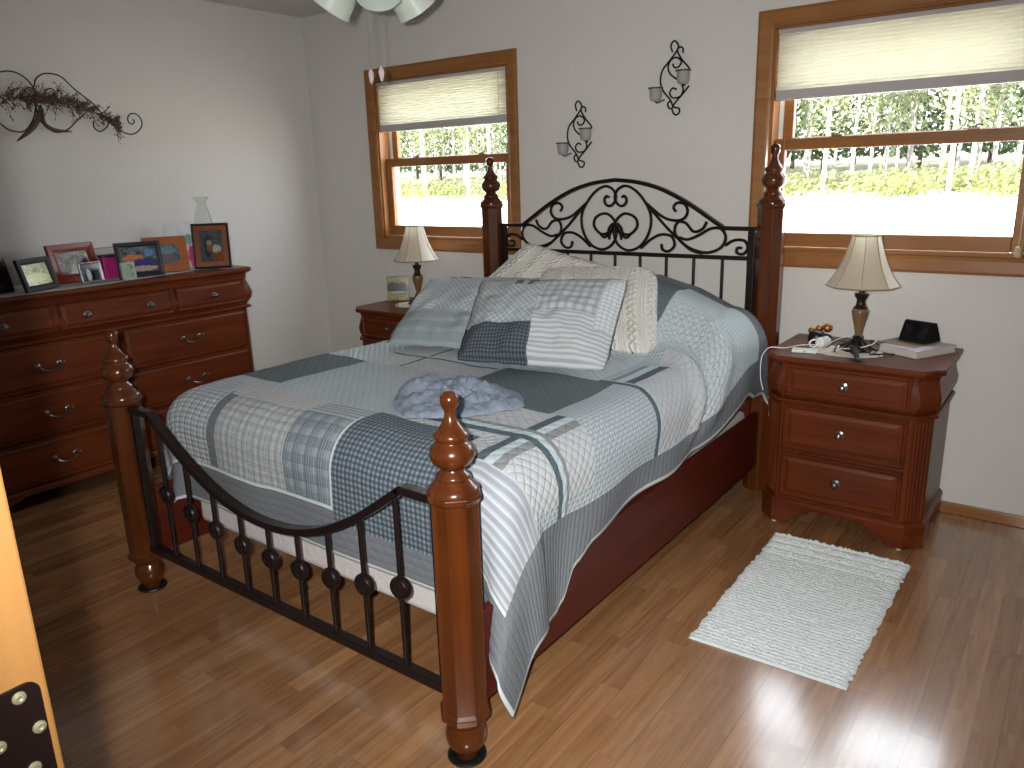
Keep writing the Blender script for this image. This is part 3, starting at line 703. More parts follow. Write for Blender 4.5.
# ------------------------------------------------------------------ table lamps
sh_m = N('lamp_shade_silk'); _c = sh_m.n('BsdfDiffuse', {'Color': srgb(208, 198, 180)}); _t = sh_m.n('BsdfTranslucent', {'Color': srgb(222, 210, 186)})
_x = sh_m.n('MixShader', {0: .3}); _gl = sh_m.n('BsdfGlossy', {'Color': (1, 1, 1, 1), 'Roughness': .4}); _y = sh_m.n('MixShader', {0: .06})
L_ = sh_m.t.links.new; L_(_c.outputs[0], _x.inputs[1]); L_(_t.outputs[0], _x.inputs[2]); L_(_x.outputs[0], _y.inputs[1]); L_(_gl.outputs[0], _y.inputs[2]); L_(_y.outputs[0], sh_m.t.nodes['Material Output'].inputs[0]); sh_m = sh_m.m
braid = plain('shade_braid', srgb(150, 130, 98), .8); bronze = plain('lamp_bronze', srgb(44, 33, 28), .35, .5); urn_m = plain('lamp_tan_urn', srgb(120, 92, 66), .25, .1, .6)
def lamp(x, y, label):
    t = thing('table_lamp', label, 'lamp', (x, y, ZN), 'matching table lamps on the nightstands')
    z = ZN
    M().lathe([(.056, 0), (.058, .006), (.050, .014), (.038, .020), (.030, .030), (.020, .040), (.016, .052), (.022, .058), (.015, .066)], (x, y, z), 30).build('base', bronze, t, smooth=True, ang=50)
    m = M()
    for k in range(8):
        a = 2*PI*k/8; c_, s_ = math.cos(a), math.sin(a)
        m.tube([(x+.018*c_, y+.018*s_, z+.048), (x+.036*c_, y+.036*s_, z+.030), (x+.056*c_, y+.056*s_, z+.014), (x+.068*c_, y+.068*s_, z+.006)], [.010, .005], 6, flat=.5)
    m.build('leaf_collar', bronze, t, smooth=True)
    M().lathe([(.013, .064), (.014, .080), (.019, .105), (.027, .135), (.032, .158), (.032, .168), (.026, .176)], (x, y, z), 30).build('urn', urn_m, t, smooth=True)
    M().lathe([(.026, .174), (.028, .180), (.020, .184), (.017, .196), (.016, .210), (.021, .218), (.026, .226), (.027, .236), (.012, .240), (.008, .262), (.012, .270), (.014, .31), (.0, .312)], (x, y, z), 26).build('neck', bronze, t, smooth=True, ang=50)
    prof = [(.137, .268), (.126, .282), (.111, .304), (.096, .332), (.082, .364), (.070, .398), (.060, .432), (.053, .460), (.052, .465)]
    m = M(); n = 48; v = []; f = []; A0 = .2
    for r, h in prof:
        for i in range(n):
            a = 2*PI*i/n; q = (a % (2*PI/8))/(2*PI/8); rr = r*(1-.045*math.sin(PI*q)); v.append((x+rr*math.cos(a+A0), y+rr*math.sin(a+A0), z+h))
    for j in range(len(prof)-1):
        for i in range(n): f.append((j*n+i, j*n+(i+1) % n, (j+1)*n+(i+1) % n, (j+1)*n+i))
    sh = m.add(v, f).build('lamp_shade', sh_m, t, smooth=True, ang=60)
    m = M()
    for k in range(8):
        a = 2*PI*k/8+A0; m.tube([(x+(r+.001)*math.cos(a), y+(r+.001)*math.sin(a), z+h) for r, h in prof], .0014, 6)
    for r, h in ((prof[0]), (prof[-1])):
        m.tube([(x+(r*(1-.045*math.sin(PI*((i/48*8) % 1)))+.001)*math.cos(2*PI*i/48+A0), y+(r*(1-.045*math.sin(PI*((i/48*8) % 1)))+.001)*math.sin(2*PI*i/48+A0), z+h) for i in range(49)], .0026, 6, smooth=1)
    m.build('piping', braid, sh, smooth=True)
    return t
LX, LY = 3.590, -.262
lamp(LX, LY, 'table lamp with cream bell shade on the nearer nightstand at the right')
lamp(1.095, -.215, 'table lamp with cream bell shade on the far nightstand in the corner')
lace = plain('cream_lace', srgb(212, 206, 190), .9, bumpn=(120, .003))
def doily(cx, cy, rx, ry, lob, label):
    n = 120; P = []
    for i in range(n):
        a = 2*PI*i/n; r = 1+.05*abs(math.sin(a*lob/2)); P.append((cx+rx*r*math.cos(a), cy+ry*r*math.sin(a)))
    m = M(); rings = [[(cx+(p[0]-cx)*k, cy+(p[1]-cy)*k, ZN+.0006+h) for p in P] for k, h in ((1, 0), (.97, .0016), (.85, .0010), (.83, .0018), (.6, .0010), (.58, .0018), (.05, .0012))]
    return tag(m.loft(rings).build('lace_doily', lace, origin=(cx, cy, ZN)), label, 'doily', 'lace doilies under the lamps')
doily(3.562, -.30, .135, .105, 18, 'cream lace doily under the lamp on the nearer nightstand')
doily(1.07, -.235, .115, .105, 18, 'round cream lace doily under the lamp on the far nightstand')

# ------------------------------------------------------------------ things on the near nightstand
white_p = plain('white_plastic', srgb(225, 225, 228), .4); gold = plain('brass_gold', srgb(170, 120, 60), .3, .7); paper = plain('page_edges', srgb(196, 188, 180), .9)
def rect_box(m, cx, cy, z0, w, d, h, ang):
    return m.box(-w/2, w/2, -d/2, d/2, 0, h, T(cx, cy, z0) @ Matrix.Rotation(math.radians(ang), 4, 'Z'))
# book, magazine and black wedge clock
bcol = N('book_cover'); _n = bcol.n('TexNoise', {'Vector': bcol.n('TexCoord').outputs['Object'], 'Scale': 30}).outputs[0]
bcol.set(Base_Color=bcol.mix(_n, srgb(150, 138, 158), srgb(206, 200, 205)), Roughness=.5); bcol = bcol.m
BXX = T(3.80, -.170, ZN) @ Matrix.Rotation(math.radians(-28), 4, 'Z')
bk = thing('book', 'thick closed book with pale lavender cover under the black clock', 'book', (3.80, -.170, ZN))
m = M(); m.box(-.085, .085, -.115, .115, .0, .003, BXX); m.box(-.085, .085, -.115, .115, .027, .030, BXX); m.box(-.088, -.083, -.115, .115, 0, .030, BXX); m.build('cover', bcol, bk, bevel=.001)
M().box(-.083, .081, -.111, .111, .003, .027, BXX).build('pages', paper, bk)
mg = plain('magazine_tan', srgb(128, 104, 84), .4); MX = T(3.765, -.135, ZN+.0305) @ Matrix.Rotation(math.radians(-22), 4, 'Z')
m = M(); n = 14
for i in range(n+1): pass
m.grid(lambda s, t: (-.075+.15*s, -.09+.18*t, .0012+.010*max(0, .35-s)**1.0), 12, 6, MX); o = m.build('magazine', mg, smooth=2, solid=.003, origin=(3.765, -.135, ZN+.03))
tag(o, 'tan folded magazine lying between the book and the black clock', 'magazine')
CX_ = T(3.79, -.115, ZN+.036) @ Matrix.Rotation(math.radians(-22), 4, 'Z')
ck = thing('alarm_clock', 'black wedge shaped alarm clock on top of the book', 'clock', (3.79, -.115, ZN+.036))
m = M(); m.add([(x, y, z) for x in (-.062, .062) for y, z in ((-.048, 0), (-.040, .004), (-.010, .074), (.0, .080), (.014, .078), (.052, .006), (.050, 0))], [tuple(range(7)), tuple(range(7, 14))[::-1]]+[(i, i+7, (i+1) % 7+7, (i+1) % 7) for i in range(7)], CX_)
m.build('case', plain('clock_black_matte', srgb(8, 8, 9), .85, Specular_IOR_Level=.2), ck, bevel=.003)
m = M(); m.add([(x, y-.0012, z) for x, y, z in ((-.05, -.036, .014), (.05, -.036, .014), (.05, -.015, .062), (-.05, -.015, .062))], [(0, 1, 2, 3)], CX_); m.build('display', plain('dark_display', srgb(18, 18, 22), .12), ck, solid=.001)
# white card of earphone / tissue pack with printed marks
pk = N('printed_pack'); _n = pk.n('TexVoronoi', {'Vector': pk.n('TexCoord').outputs['Object'], 'Scale': 60}); pk.set(Base_Color=pk.mix(pk.math('LESS_THAN', _n.outputs['Distance'], .22), srgb(222, 228, 222), srgb(110, 140, 120)), Roughness=.4); pk = pk.m
tag(rect_box(M(), 3.418, -.385, ZN, .098, .052, .012, 12).build('tissue_pack', pk, bevel=.003, origin=(3.418, -.385, ZN)), 'small flat white printed pack near the front left corner of the near nightstand', 'tissue pack')
# ornament: dark figurine with gold ball
fg = thing('figurine', 'small black and gold ornament at the back left of the near nightstand', 'ornament', (3.415, -.19, ZN))
m = M(); m.lathe([(.030, 0), (.034, .012), (.036, .028), (.030, .046), (.018, .056), (0, .058)], (3.410, -.195, ZN), 22); m.lathe([(.022, 0), (.026, .014), (.018, .032), (0, .038)], (3.445, -.175, ZN+.004), 18); m.build('body', plain('figurine_black', srgb(20, 17, 16), .35), fg, smooth=True)
m = M()
for dx, dy, dz, r in ((.030, .02, .066, .020), (-.030, .01, .050, .016), (.0, .01, .064, .014)):
    m.lathe([(0, -r), (r*.5, -r*.86), (r*.87, -r*.5), (r, 0), (r*.87, r*.5), (r*.5, r*.86), (0, r)], (3.415+dx, -.19+dy, ZN+dz), 18, cap=False)
m.build('gold_ball', gold, fg, smooth=True)
ch = thing('charger', 'white rounded charger plug with a ring, in front of the black and gold ornament', 'charger', (3.448, -.262, ZN))
M().lathe([(0, -.034), (.014, -.033), (.021, -.026), (.022, .02), (.017, .03), (0, .032)], (0, 0, 0), 22, T(3.455, -.255, ZN+.022) @ Matrix.Rotation(math.radians(70), 4, 'Z') @ Matrix.Rotation(PI/2, 4, 'Y')).build('body', white_p, ch, smooth=True)
M().tube([(3.425+.017*math.cos(a), -.285+.017*math.sin(a), ZN+.006+.012*(1+math.sin(a))) for a in [2*PI*i/14 for i in range(15)]], .0035, 8).build('ring', white_p, ch, smooth=True)
cb = M()
cb.tube([(3.285, -.470, .565), (3.272, -.470, .61), (3.268, -.470, .67), (3.272, -.462, .715), (3.29, -.43, .741), (3.335, -.38, .734), (3.37, -.29, .732), (3.40, -.255, .731), (3.43, -.235, .731)], .0022, 6)
tag(cb.build('charging_cable', white_p, smooth=True), 'white charging cable running over the left edge of the near nightstand', 'cable')
cb = M()
cb.tube([(3.475, -.235, ZN+.012), (3.49, -.16, ZN+.02), (3.53, -.13, ZN+.03), (3.56, -.17, ZN+.02), (3.53, -.24, ZN+.006), (3.50, -.29, ZN+.006), (3.55, -.345, ZN+.02), (3.615, -.345, ZN+.030), (3.655, -.29, ZN+.04), (3.66, -.24, ZN+.05)], .0022, 6)
tag(cb.build('charging_cable', white_p, smooth=True), 'white cable looped around the lamp base on the near nightstand', 'cable')
# dark strap / watch in front of the lamp
wt = thing('wristwatch', 'dark wristwatch with green strap hanging over the doily in front of the lamp', 'watch', (3.60, -.35, ZN))
strapm = plain('dark_strap', srgb(34, 44, 42), .55)
m = M(); X = T(3.615, -.385, ZN+.003) @ Matrix.Rotation(math.radians(-68), 4, 'Z')
m.grid(lambda s, t: (-.075+.15*s, -.010+.020*t, .004+.022*math.sin(PI*min(1, s*1.5))), 20, 3, X); m.build('strap', strapm, wt, smooth=2, solid=.003)
M().lathe([(.020, 0), (.021, .004), (.019, .009), (.0, .010)], (3.602, -.345, ZN+.026), 24).build('watch_case', blk, wt, smooth=True)
m = M()
random.seed(5)
for k in range(9):
    a = 2*PI*k/9+.3; r = .05+.035*random.random(); c_, s_ = math.cos(a), math.sin(a)
    m.tube([(LX+.045*c_, LY+.045*s_, ZN+.030), (LX+r*c_, LY+r*s_, ZN+.024+.012*random.random()), (LX+(r+.03)*math.cos(a+.3), LY+(r+.03)*math.sin(a+.3), ZN+.006)], .004, 6, flat=.6)
tag(m.build('beaded_bracelet', bronze, smooth=True, origin=(LX, LY, ZN+.01)), 'tangle of dark bead strings around the base of the near lamp', 'jewellery')
gl_ = M(); gl_.tube([(3.655, -.33, ZN+.004), (3.70, -.30, ZN+.005), (3.735, -.275, ZN+.004)], .003, 8); gl_.tube([(3.66, -.345, ZN+.004), (3.672, -.325, ZN+.012), (3.69, -.335, ZN+.004)], .002, 6)
tag(gl_.build('eyeglasses', blk, smooth=True), 'thin dark folded eyeglasses on the doily beside the near lamp', 'eyeglasses')

# ------------------------------------------------------------------ dresser
DXF = .447; DY0, DY1 = -2.462, -.928; DC = (DY0+DY1)/2
dr = thing('dresser', 'wide red brown dresser with nine drawers against the left wall, family photos on top', 'dresser', (.23, DC, 0))
def drect(h, xf, z, c=.02): return [(.018, DC-h, z), (xf-c, DC-h, z), (xf, DC-h+c, z), (xf, DC+h-c, z), (xf-c, DC+h, z), (.018, DC+h, z)]
h0 = (DY1-DY0)/2
M().loft([drect(h0-.012, DXF-.012, .10), drect(h0-.012, DXF-.012, .775)]).build('lower_body', wood_v, dr, bevel=.002)
M().loft([drect(h0+a, DXF+b, z) for z, a, b in [(.786, -.012, -.012), (.80, -.006, -.006), (.83, .012, .012), (.86, .016, .016), (.89, .008, .008), (.93, -.004, -.004), (.965, -.002, 0), (.975, .006, .006)]]).build('upper_body', wood_hy, dr, smooth=True, ang=35)
M().loft([drect(h0+a, DXF+b, z) for z, a, b in [(.772, -.012, -.012), (.774, .004, .006), (.782, .008, .010), (.788, .002, .004), (.790, -.01, -.01)]]).build('waist_molding', wood_hy, dr, bevel=.001)
M().loft([drect(h0+a, DXF+b, z) for z, a, b in [(.973, .004, .006), (.978, .016, .02), (.986, .020, .024), (.997, .020, .024), (1.003, .014, .018)]]).build('top', wood_hy, dr, bevel=.001)
M().loft([drect(h0+a, DXF+b, z) for z, a, b in [(.072, .006, .006), (.092, .006, .006), (.102, -.004, -.004), (.106, -.012, -.012)]]).build('base_molding', wood_hy, dr, bevel=.001)
for s in (-1, 1):
    m = M(); yo = DC+s*(h0+.004); P = [(0, .004), (0, .074), (.20, .074), (.19, .06), (.15, .05), (.12, .03), (.09, .006), (.07, .004)]
    Xf = Matrix(((0, 1, 0, DXF-.02), (-s, 0, 0, yo), (0, 0, 1, 0), (0, 0, 0, 1)))
    m.prism(P, .022, Xf); m.build('bracket_foot', wood_hy, dr, bevel=.002)
    M().box(.02, DXF-.021, min(yo, yo-s*.022), max(yo, yo-s*.022), .004, .074).build('side_foot', wood_hy, dr, bevel=.002)
def bail(parent, y, z):
    m = M(); x = DXF+.004
    for s in (-1, 1):
        m.lathe([(.012, 0), (.012, .003), (.006, .006), (.0045, .022), (.008, .025), (.006, .031), (0, .032)], (0, 0, 0), 14, face((x, y+s*.047, z+.008), (1, 0, 0)))
        m.lathe([(0, -.007), (.005, -.005), (.007, 0), (.005, .005), (0, .007)], (x+.026, y+s*.057, z+.014), 10, cap=False)
    m.tube([(x+.026, y-.056, z+.014), (x+.027, y-.046, z-.001), (x+.028, y-.028, z-.013), (x+.028, y-.014, z-.017), (x+.028, y, z-.019), (x+.028, y+.014, z-.017), (x+.028, y+.028, z-.013), (x+.027, y+.046, z-.001), (x+.026, y+.056, z+.014)], .0044, 8)
    return m.build('bail_pull', pewter, parent, smooth=True)
for j, (za, zb) in enumerate(((.112, .318), (.334, .545), (.560, .768))):
    for s in (-1, 1):
        yc = DC+s*.3655
        d = M().panel(.715, zb-za, face((DXF-.013, yc, (za+zb)/2), (1, 0, 0)), .018, .002, .004).build('drawer', wood_hy, dr, smooth=True, ang=15)
        bail(d, yc, (za+zb)/2-.004)
for yc, w_, ks in ((DC, .57, (-.159, .159)), (DC+.515, .42, (.01,)), (DC-.515, .42, (-.01,))):
    d = M().panel(w_, .135, face((DXF-.004, yc, .878), (1, 0, 0)), .022, .006, .006).build('drawer', wood_hy, dr, smooth=True, ang=15)
    for k in ks: knob(d, DXF+.016, yc+k, .873, (1, 0, 0), .015)
# runner
rp = [(.06, -1.03), (.17, -1.04), (.25, -1.07), (.30, -1.12), (.335, -1.22), (.36, -1.36), (.39, -1.52), (.42, -1.66), (.445, -1.76), (.455, -1.9), (.458, -2.47), (.06, -2.47)]
runner = M().slab(rp, 1.0032, 1.0065).build('table_runner', plain('runner_cloth', srgb(170, 172, 172), .9, bumpn=(80, .003)), bevel=.001, origin=(.25, -1.8, 1.003))
tag(runner, 'pale grey cloth runner with rounded end along the dresser top', 'table runner')

# ------------------------------------------------------------------ picture frames
def picture(name, kind, cols, grit=.55):
    s = N(name); uv = s.n('TexCoord').outputs['UV']; sp = s.n('SeparateXYZ', {0: uv}); u, v = sp.outputs[0], sp.outputs[1]
    n = s.n('TexNoise', {'Vector': uv, 'Scale': 5, 'Detail': 4, 'Roughness': .65}); n2 = s.n('TexNoise', {'Vector': uv, 'Scale': 13, 'Detail': 4}).outputs[0]
    def blob(cx, cy, rx, ry, col, c, wob=1.3):
        a = s.math('DIVIDE', s.math('SUBTRACT', u, cx), rx); b = s.math('DIVIDE', s.math('SUBTRACT', v, cy), ry)
        d = s.math('ADD', s.math('MULTIPLY', a, a), s.math('MULTIPLY', b, b)); d = s.math('ADD', d, s.math('MULTIPLY', s.math('SUBTRACT', n2, .5), wob))
        return s.mix(s.n('Clamp', {0: s.math('MULTIPLY_ADD', d, -1.6, 2.1)}).outputs[0], c, col)
    c = s.mix(s.n('Clamp', {0: s.math('MULTIPLY_ADD', n.outputs[0], 3, -1)}).outputs[0], cols[0], cols[1])
    for q in kind: c = blob(*q[:4], q[4], c, *q[5:])
    c = s.mix(grit, c, s.mix(s.n('Clamp', {0: s.math('MULTIPLY_ADD', s.n('TexNoise', {'Vector': uv, 'Scale': 16, 'Detail': 4, 'Roughness': .7}).outputs[0], 2.4, -.7)}).outputs[0], (.0, .0, .0, 1), (1, 1, 1, 1)), 'OVERLAY')
    s.set(Base_Color=c, Roughness=.15); return s.m
def frame(name, A, w_, h_, ang, lean, z, fm, fw_, pic, label, mat_in=None, inner=None, mw_=.0, stand=True, fth=.016, oval=False, cat='picture frame', group=None, arch=False):
    # A: lower left corner seen from the front; ang: direction the front faces (deg about z)
    nx, ny = math.cos(math.radians(ang)), math.sin(math.radians(ang)); r = Vector((-ny, nx, 0)); l = math.radians(lean)
    u = Vector((0, 0, 1))*math.cos(l)-Vector((nx, ny, 0))*math.sin(l); n = r.cross(u).normalized()
    if n.dot(Vector((nx, ny, 0))) < 0: r = -r; n = r.cross(u).normalized()
    X = Matrix((r, u, n)).transposed().to_4x4(); A = Vector((A[0], A[1], z)); ctr = A+r*w_/2; X.translation = ctr
    t = thing(name, label, cat, (ctr.x, ctr.y, z), group)
    def ring(i, zz): return [(-w_/2+i, i, zz), (w_/2-i, i, zz), (w_/2-i, h_-i, zz), (-w_/2+i, h_-i, zz)]
    m = M()
    if oval:
        n_ = 48; O = []; I = []
        for k in range(n_):
            a = 2*PI*(k+.5)/n_; c_, s_ = math.cos(a), math.sin(a); q = 1/max(abs(c_)/(w_/2), abs(s_)/(h_/2)); O.append((c_*q, h_/2+s_*q))
            e = 1/((abs(c_)/(w_/2-fw_))**3+(abs(s_)/(h_/2-fw_))**3)**(1/3); I.append((c_*e, h_/2+s_*e))
        m.loft([[(x, y, 0) for x, y in O], [(x, y, fth) for x, y in O], [(x, y, fth) for x, y in I], [(x, y, fth*.4) for x, y in I]], X, cap=False)
    else: m.loft([ring(0, 0), ring(0, fth*.8), ring(.002, fth), ring(fw_*.6, fth*.9), ring(fw_, fth*.65), ring(fw_, fth*.3)], X, cap=False)
    m.build('frame', fm, t, bevel=.0006)
    M().box(-w_/2+.003, w_/2-.003, .003, h_-.003, 0, fth*.25, X).build('backing', blk, t)
    i = fw_-.001
    if mat_in:
        mm = M(); mm.loft([ring(fw_-.001, fth*.45), ring(fw_+mw_, fth*.45), ring(fw_+mw_, fth*.3)], X, cap=False); mm.build('mat', mat_in, t); i = fw_+mw_-.001
    q = [(-w_/2+i, i, fth*.34), (w_/2-i, i, fth*.34), (w_/2-i, h_-i, fth*.34), (-w_/2+i, h_-i, fth*.34)]
    M().add(q, [(0, 1, 2, 3)], X, [(0, 0), (1, 0), (1, 1), (0, 1)]).build('photo_print', pic, t)
    if stand:
        b = X @ Vector((0, h_*.62, -.001)); f = Vector((ctr.x-nx*(h_*.42), ctr.y-ny*(h_*.42), z+.002)); sw = r*.014
        M().add([b-sw, b+sw, f+sw*1.6, f-sw*1.6], [(0, 1, 2, 3)]).build('easel_back', blk, t, solid=.002)
    return t
ZD = 1.0068
blackw = plain('black_frame', srgb(18, 14, 16), .6); redw = wood('red_frame_wood', srgb(96, 30, 14), srgb(140, 54, 28), 'y', .3); orw = wood('orange_frame_wood', srgb(140, 74, 34), srgb(176, 104, 54), 'y', .4)
silver = plain('silver_frame', srgb(190, 190, 195), .2, .9); brn = wood('brown_frame_inner', srgb(110, 58, 26), srgb(150, 84, 42), 'z', .35); purp = plain('dark_purple_frame', srgb(44, 16, 44), .35); pgl = plain('pale_glass_frame', srgb(150, 165, 155), .1, 0, .5)
G_ = 'framed photos standing on the dresser'
frame('picture_frame', (.313+.054, -2.272), .183, .160, 17, 12, ZD, purp, .030, picture('photo_dim', [(.5, .4, .25, .2, srgb(90, 70, 60))], (srgb(40, 34, 38), srgb(66, 52, 52))), 'dark purple picture frame cut off by the left edge of the photo', group=G_)
frame('picture_frame', (.452, -2.099), .215, .152, 29.6, 14, ZD, blackw, .027, picture('photo_yellow', [(.45, .35, .5, .22, srgb(214, 220, 150), 1.2)], (srgb(150, 150, 90), srgb(205, 215, 165))), 'black picture frame with a pale yellow green photo, on the dresser', group=G_)
frame('picture_frame', (.257, -1.880), .262, .192, 14.7, 14, ZD, redw, .040, picture('photo_group', [(.3, .4, .1, .3, srgb(70, 66, 62)), (.6, .45, .1, .3, srgb(150, 140, 130)), (.85, .4, .09, .28, srgb(60, 60, 66))], (srgb(70, 64, 60), srgb(170, 165, 160))), 'wide red wood picture frame behind the small silver frame', group=G_)
frame('picture_frame', (.345, -1.800), .128, .100, 14.5, 9, ZD, silver, .009, picture('photo_couple', [(.38, .35, .12, .34, srgb(190, 210, 215)), (.6, .4, .1, .36, srgb(26, 28, 36))], (srgb(24, 24, 32), srgb(80, 72, 80))), 'small silver picture frame with a couple, before the red wood frame', group=G_, fth=.010)
frame('picture_frame', (.317, -1.600), .222, .180, -16.8, 12, ZD, plain('charcoal_frame', srgb(34, 34, 44), .35), .024, picture('photo_family', [(.35, .55, .28, .16, srgb(190, 120, 84), 1.5), (.6, .35, .35, .18, srgb(60, 66, 120), 1.5), (.5, .15, .5, .10, srgb(180, 150, 150), 1.5), (.8, .75, .12, .14, srgb(90, 140, 190))], (srgb(40, 44, 50), srgb(120, 140, 140))), 'dark charcoal landscape picture frame in the middle of the dresser', group=G_)
frame('picture_frame', (.235, -1.412), .225, .190, -22, 12, ZD, orw, .042, picture('photo_boat', [(.5, .35, .3, .25, srgb(120, 100, 110)), (.6, .7, .3, .2, srgb(110, 140, 150))], (srgb(60, 80, 90), srgb(120, 140, 150))), 'orange wood picture frame with rounded opening, behind the charcoal frame', group=G_, oval=True)
frame('picture_frame', (.316, -1.172), .196, .250, -38.6, 12, ZD, blackw, .012, picture('photo_child', [(.35, .5, .16, .36, srgb(38, 46, 54)), (.42, .60, .12, .1, srgb(130, 130, 120)), (.72, .4, .2, .14, srgb(170, 170, 160)), (.8, .15, .3, .16, srgb(126, 66, 34)), (.42, .42, .12, .10, srgb(140, 74, 40))], (srgb(46, 54, 64), srgb(88, 92, 98))), 'tall black and brown picture frame at the right end of the dresser', brn, None, .026, group=G_)
frame('picture_frame', (.420, -1.636), .078, .088, 10, 6, ZD, pgl, .012, picture('photo_tiny', [(.5, .4, .3, .3, srgb(150, 160, 130))], (srgb(120, 130, 116), srgb(175, 185, 165))), 'tiny frosted glass frame with rounded opening, before the charcoal frame', group=G_, oval=True, fth=.012)
# greeting card, flowers print, pink tin, pale box, glass vase
cardm = picture('greeting_card_front', [(.80, .62, .16, .12, srgb(120, 160, 150), 1.4), (.85, .25, .14, .26, srgb(190, 60, 110), 1.8)], (srgb(205, 206, 214), srgb(222, 222, 228)), 0.0)
cd = M(); 
for k, (ang, off) in enumerate(((-18.9, 0), (-42, 1))):
    pass
nx, ny = math.cos(math.radians(-18.9)), math.sin(math.radians(-18.9)); rr_ = Vector((-ny, nx, 0)); A = Vector((.125, -1.205, ZD))
u_ = Vector((-nx*math.sin(.13), -ny*math.sin(.13), math.cos(.13)))
cd.add([A, A+rr_*.150, A+rr_*.150+u_*.252, A+u_*.252], [(0, 1, 2, 3)], None, [(0, 0), (1, 0), (1, 1), (0, 1)])
B = A+rr_*.0+Vector((-.075, .0, 0)); cd.add([A+u_*.252, A+rr_*.150+u_*.252, B+rr_*.150, B], [(0, 1, 2, 3)], None, [(0, 0), (1, 0), (1, 1), (0, 1)])
tag(cd.build('greeting_card', cardm, solid=.001, origin=(.14, -1.14, ZD)), 'tall white greeting card with pink flowers behind the brown picture frame', 'greeting card')
pinkm = N('pink_print'); _n = pinkm.n('TexNoise', {'Vector': pinkm.n('TexCoord').outputs['Object'], 'Scale': 18}).outputs[0]; pinkm.set(Base_Color=pinkm.mix(_n, srgb(150, 10, 90), srgb(200, 60, 140)), Roughness=.3); pinkm = pinkm.m
tin = thing('gift_tin', 'bright pink box between the silver frame and the charcoal frame', 'box', (.235, -1.595, ZD))
m = M(); m.box(.205, .262, -1.640, -1.560, ZD, ZD+.108); m.build('body', pinkm, tin, bevel=.003)
M().box(.203, .264, -1.642, -1.558, ZD+.108, ZD+.122).build('lid', plain('dark_lid', srgb(60, 40, 60), .3), tin, bevel=.003)
tag(M().box(.10, .17, -1.66, -1.50, ZD, ZD+.15).build('paper_box', plain('pale_box', srgb(176, 172, 174), .7), bevel=.003, origin=(.135, -1.58, ZD)), 'pale grey box at the back of the dresser behind the pink box', 'box')
vg = N('clear_glass'); _a = vg.n('BsdfTransparent', {'Color': (.90, .93, .91, 1)}); _b = vg.n('BsdfGlossy', {'Roughness': .12, 'Color': (.8, .8, .8, 1)}); _f = vg.n('LayerWeight', {'Blend': .14}).outputs['Fresnel']
_m = vg.n('MixShader', {0: _f}); vg.t.links.new(_a.outputs[0], _m.inputs[1]); vg.t.links.new(_b.outputs[0], _m.inputs[2]); vg.t.links.new(_m.outputs[0], vg.t.nodes['Material Output'].inputs[0]); vg = vg.m
vs_ = M().lathe([(.040, 0), (.052, .01), (.060, .05), (.062, .10), (.060, .16), (.056, .22), (.042, .29), (.028, .335), (.024, .348), (.032, .366), (.050, .388)], (.12, -.962, ZD), 36, cap=False).build('glass_vase', vg, smooth=True, origin=(.12, -.962, ZD))
tag(vs_, 'clear glass vase with flared neck behind the brown picture frame', 'vase')

# photo card leaning on the far nightstand
nx, ny = math.cos(math.radians(-48.8)), math.sin(math.radians(-48.8)); rr_ = Vector((-ny, nx, 0)); A = Vector((.818, -.205, ZN+.001)); u_ = Vector((-nx*math.sin(.12), -ny*math.sin(.12), math.cos(.12)))
lp = picture('photo_ride', [(.3, .55, .30, .22, srgb(28, 30, 32), 1.4), (.68, .5, .26, .24, srgb(26, 24, 28), 1.4), (.5, .34, .4, .05, srgb(120, 160, 160), 1.0)], (srgb(110, 104, 50), srgb(150, 145, 90)))
o = M().add([A, A+rr_*.135, A+rr_*.135+u_*.150, A+u_*.150], [(0, 1, 2, 3)], None, [(0, 0), (1, 0), (1, 1), (0, 1)]).add([A+u_*.150, A+rr_*.135+u_*.150, A+rr_*.135+Vector((-nx*.06, -ny*.06, 0)), A+Vector((-nx*.06, -ny*.06, 0))], [(0, 1, 2, 3)], None, [(0, 0), (.01, 0), (.01, .01), (0, .01)]).build('photo_card', lp, solid=.0015, origin=(A.x, A.y, ZN))
tag(o, 'unframed photo card standing on the far nightstand beside its lamp', 'photo')
o = M().lathe([(.016, 0), (.017, .004), (.013, .006), (.015, .03), (.017, .045)], (1.02, -.335, ZN+.002), 18, cap=False).build('shot_glass', vg, smooth=True, origin=(1.02, -.335, ZN+.002))
tag(o, 'tiny clear glass on the doily beside the far lamp', 'glass')

# ------------------------------------------------------------------ candle sconces
frost = N('frosted_cup_glass'); frost.set(Base_Color=srgb(176, 172, 172), Roughness=.55, Transmission_Weight=.25, IOR=1.3); frost = frost.m
rimm = plain('cup_rim_red_brown', srgb(96, 60, 54), .4, .4)
SCN = {'loop': [(2.62, 1.995), (2.611, 2.024), (2.628, 2.043), (2.647, 2.024), (2.643, 2.001), (2.608, 1.961), (2.571, 1.921), (2.561, 1.874), (2.574, 1.832), (2.612, 1.788), (2.632, 1.754), (2.66, 1.744), (2.66, 1.724), (2.64, 1.717), (2.625, 1.739), (2.632, 1.763), (2.676, 1.807), (2.707, 1.841)],
'top': [(2.671, 1.986), (2.672, 2.005), (2.656, 2.013), (2.645, 1.997), (2.667, 1.959), (2.7, 1.924), (2.709, 1.908)],
'in1': [(2.622, 1.944), (2.632, 1.927), (2.654, 1.929), (2.665, 1.951), (2.64, 1.97), (2.612, 1.961), (2.599, 1.93), (2.614, 1.897), (2.661, 1.865)],
'in2': [(2.644, 1.83), (2.625, 1.837), (2.61, 1.817), (2.626, 1.794), (2.663, 1.797), (2.678, 1.823), (2.671, 1.848)],
'bot': [(2.627, 1.747), (2.609, 1.748), (2.601, 1.769), (2.612, 1.78)]}
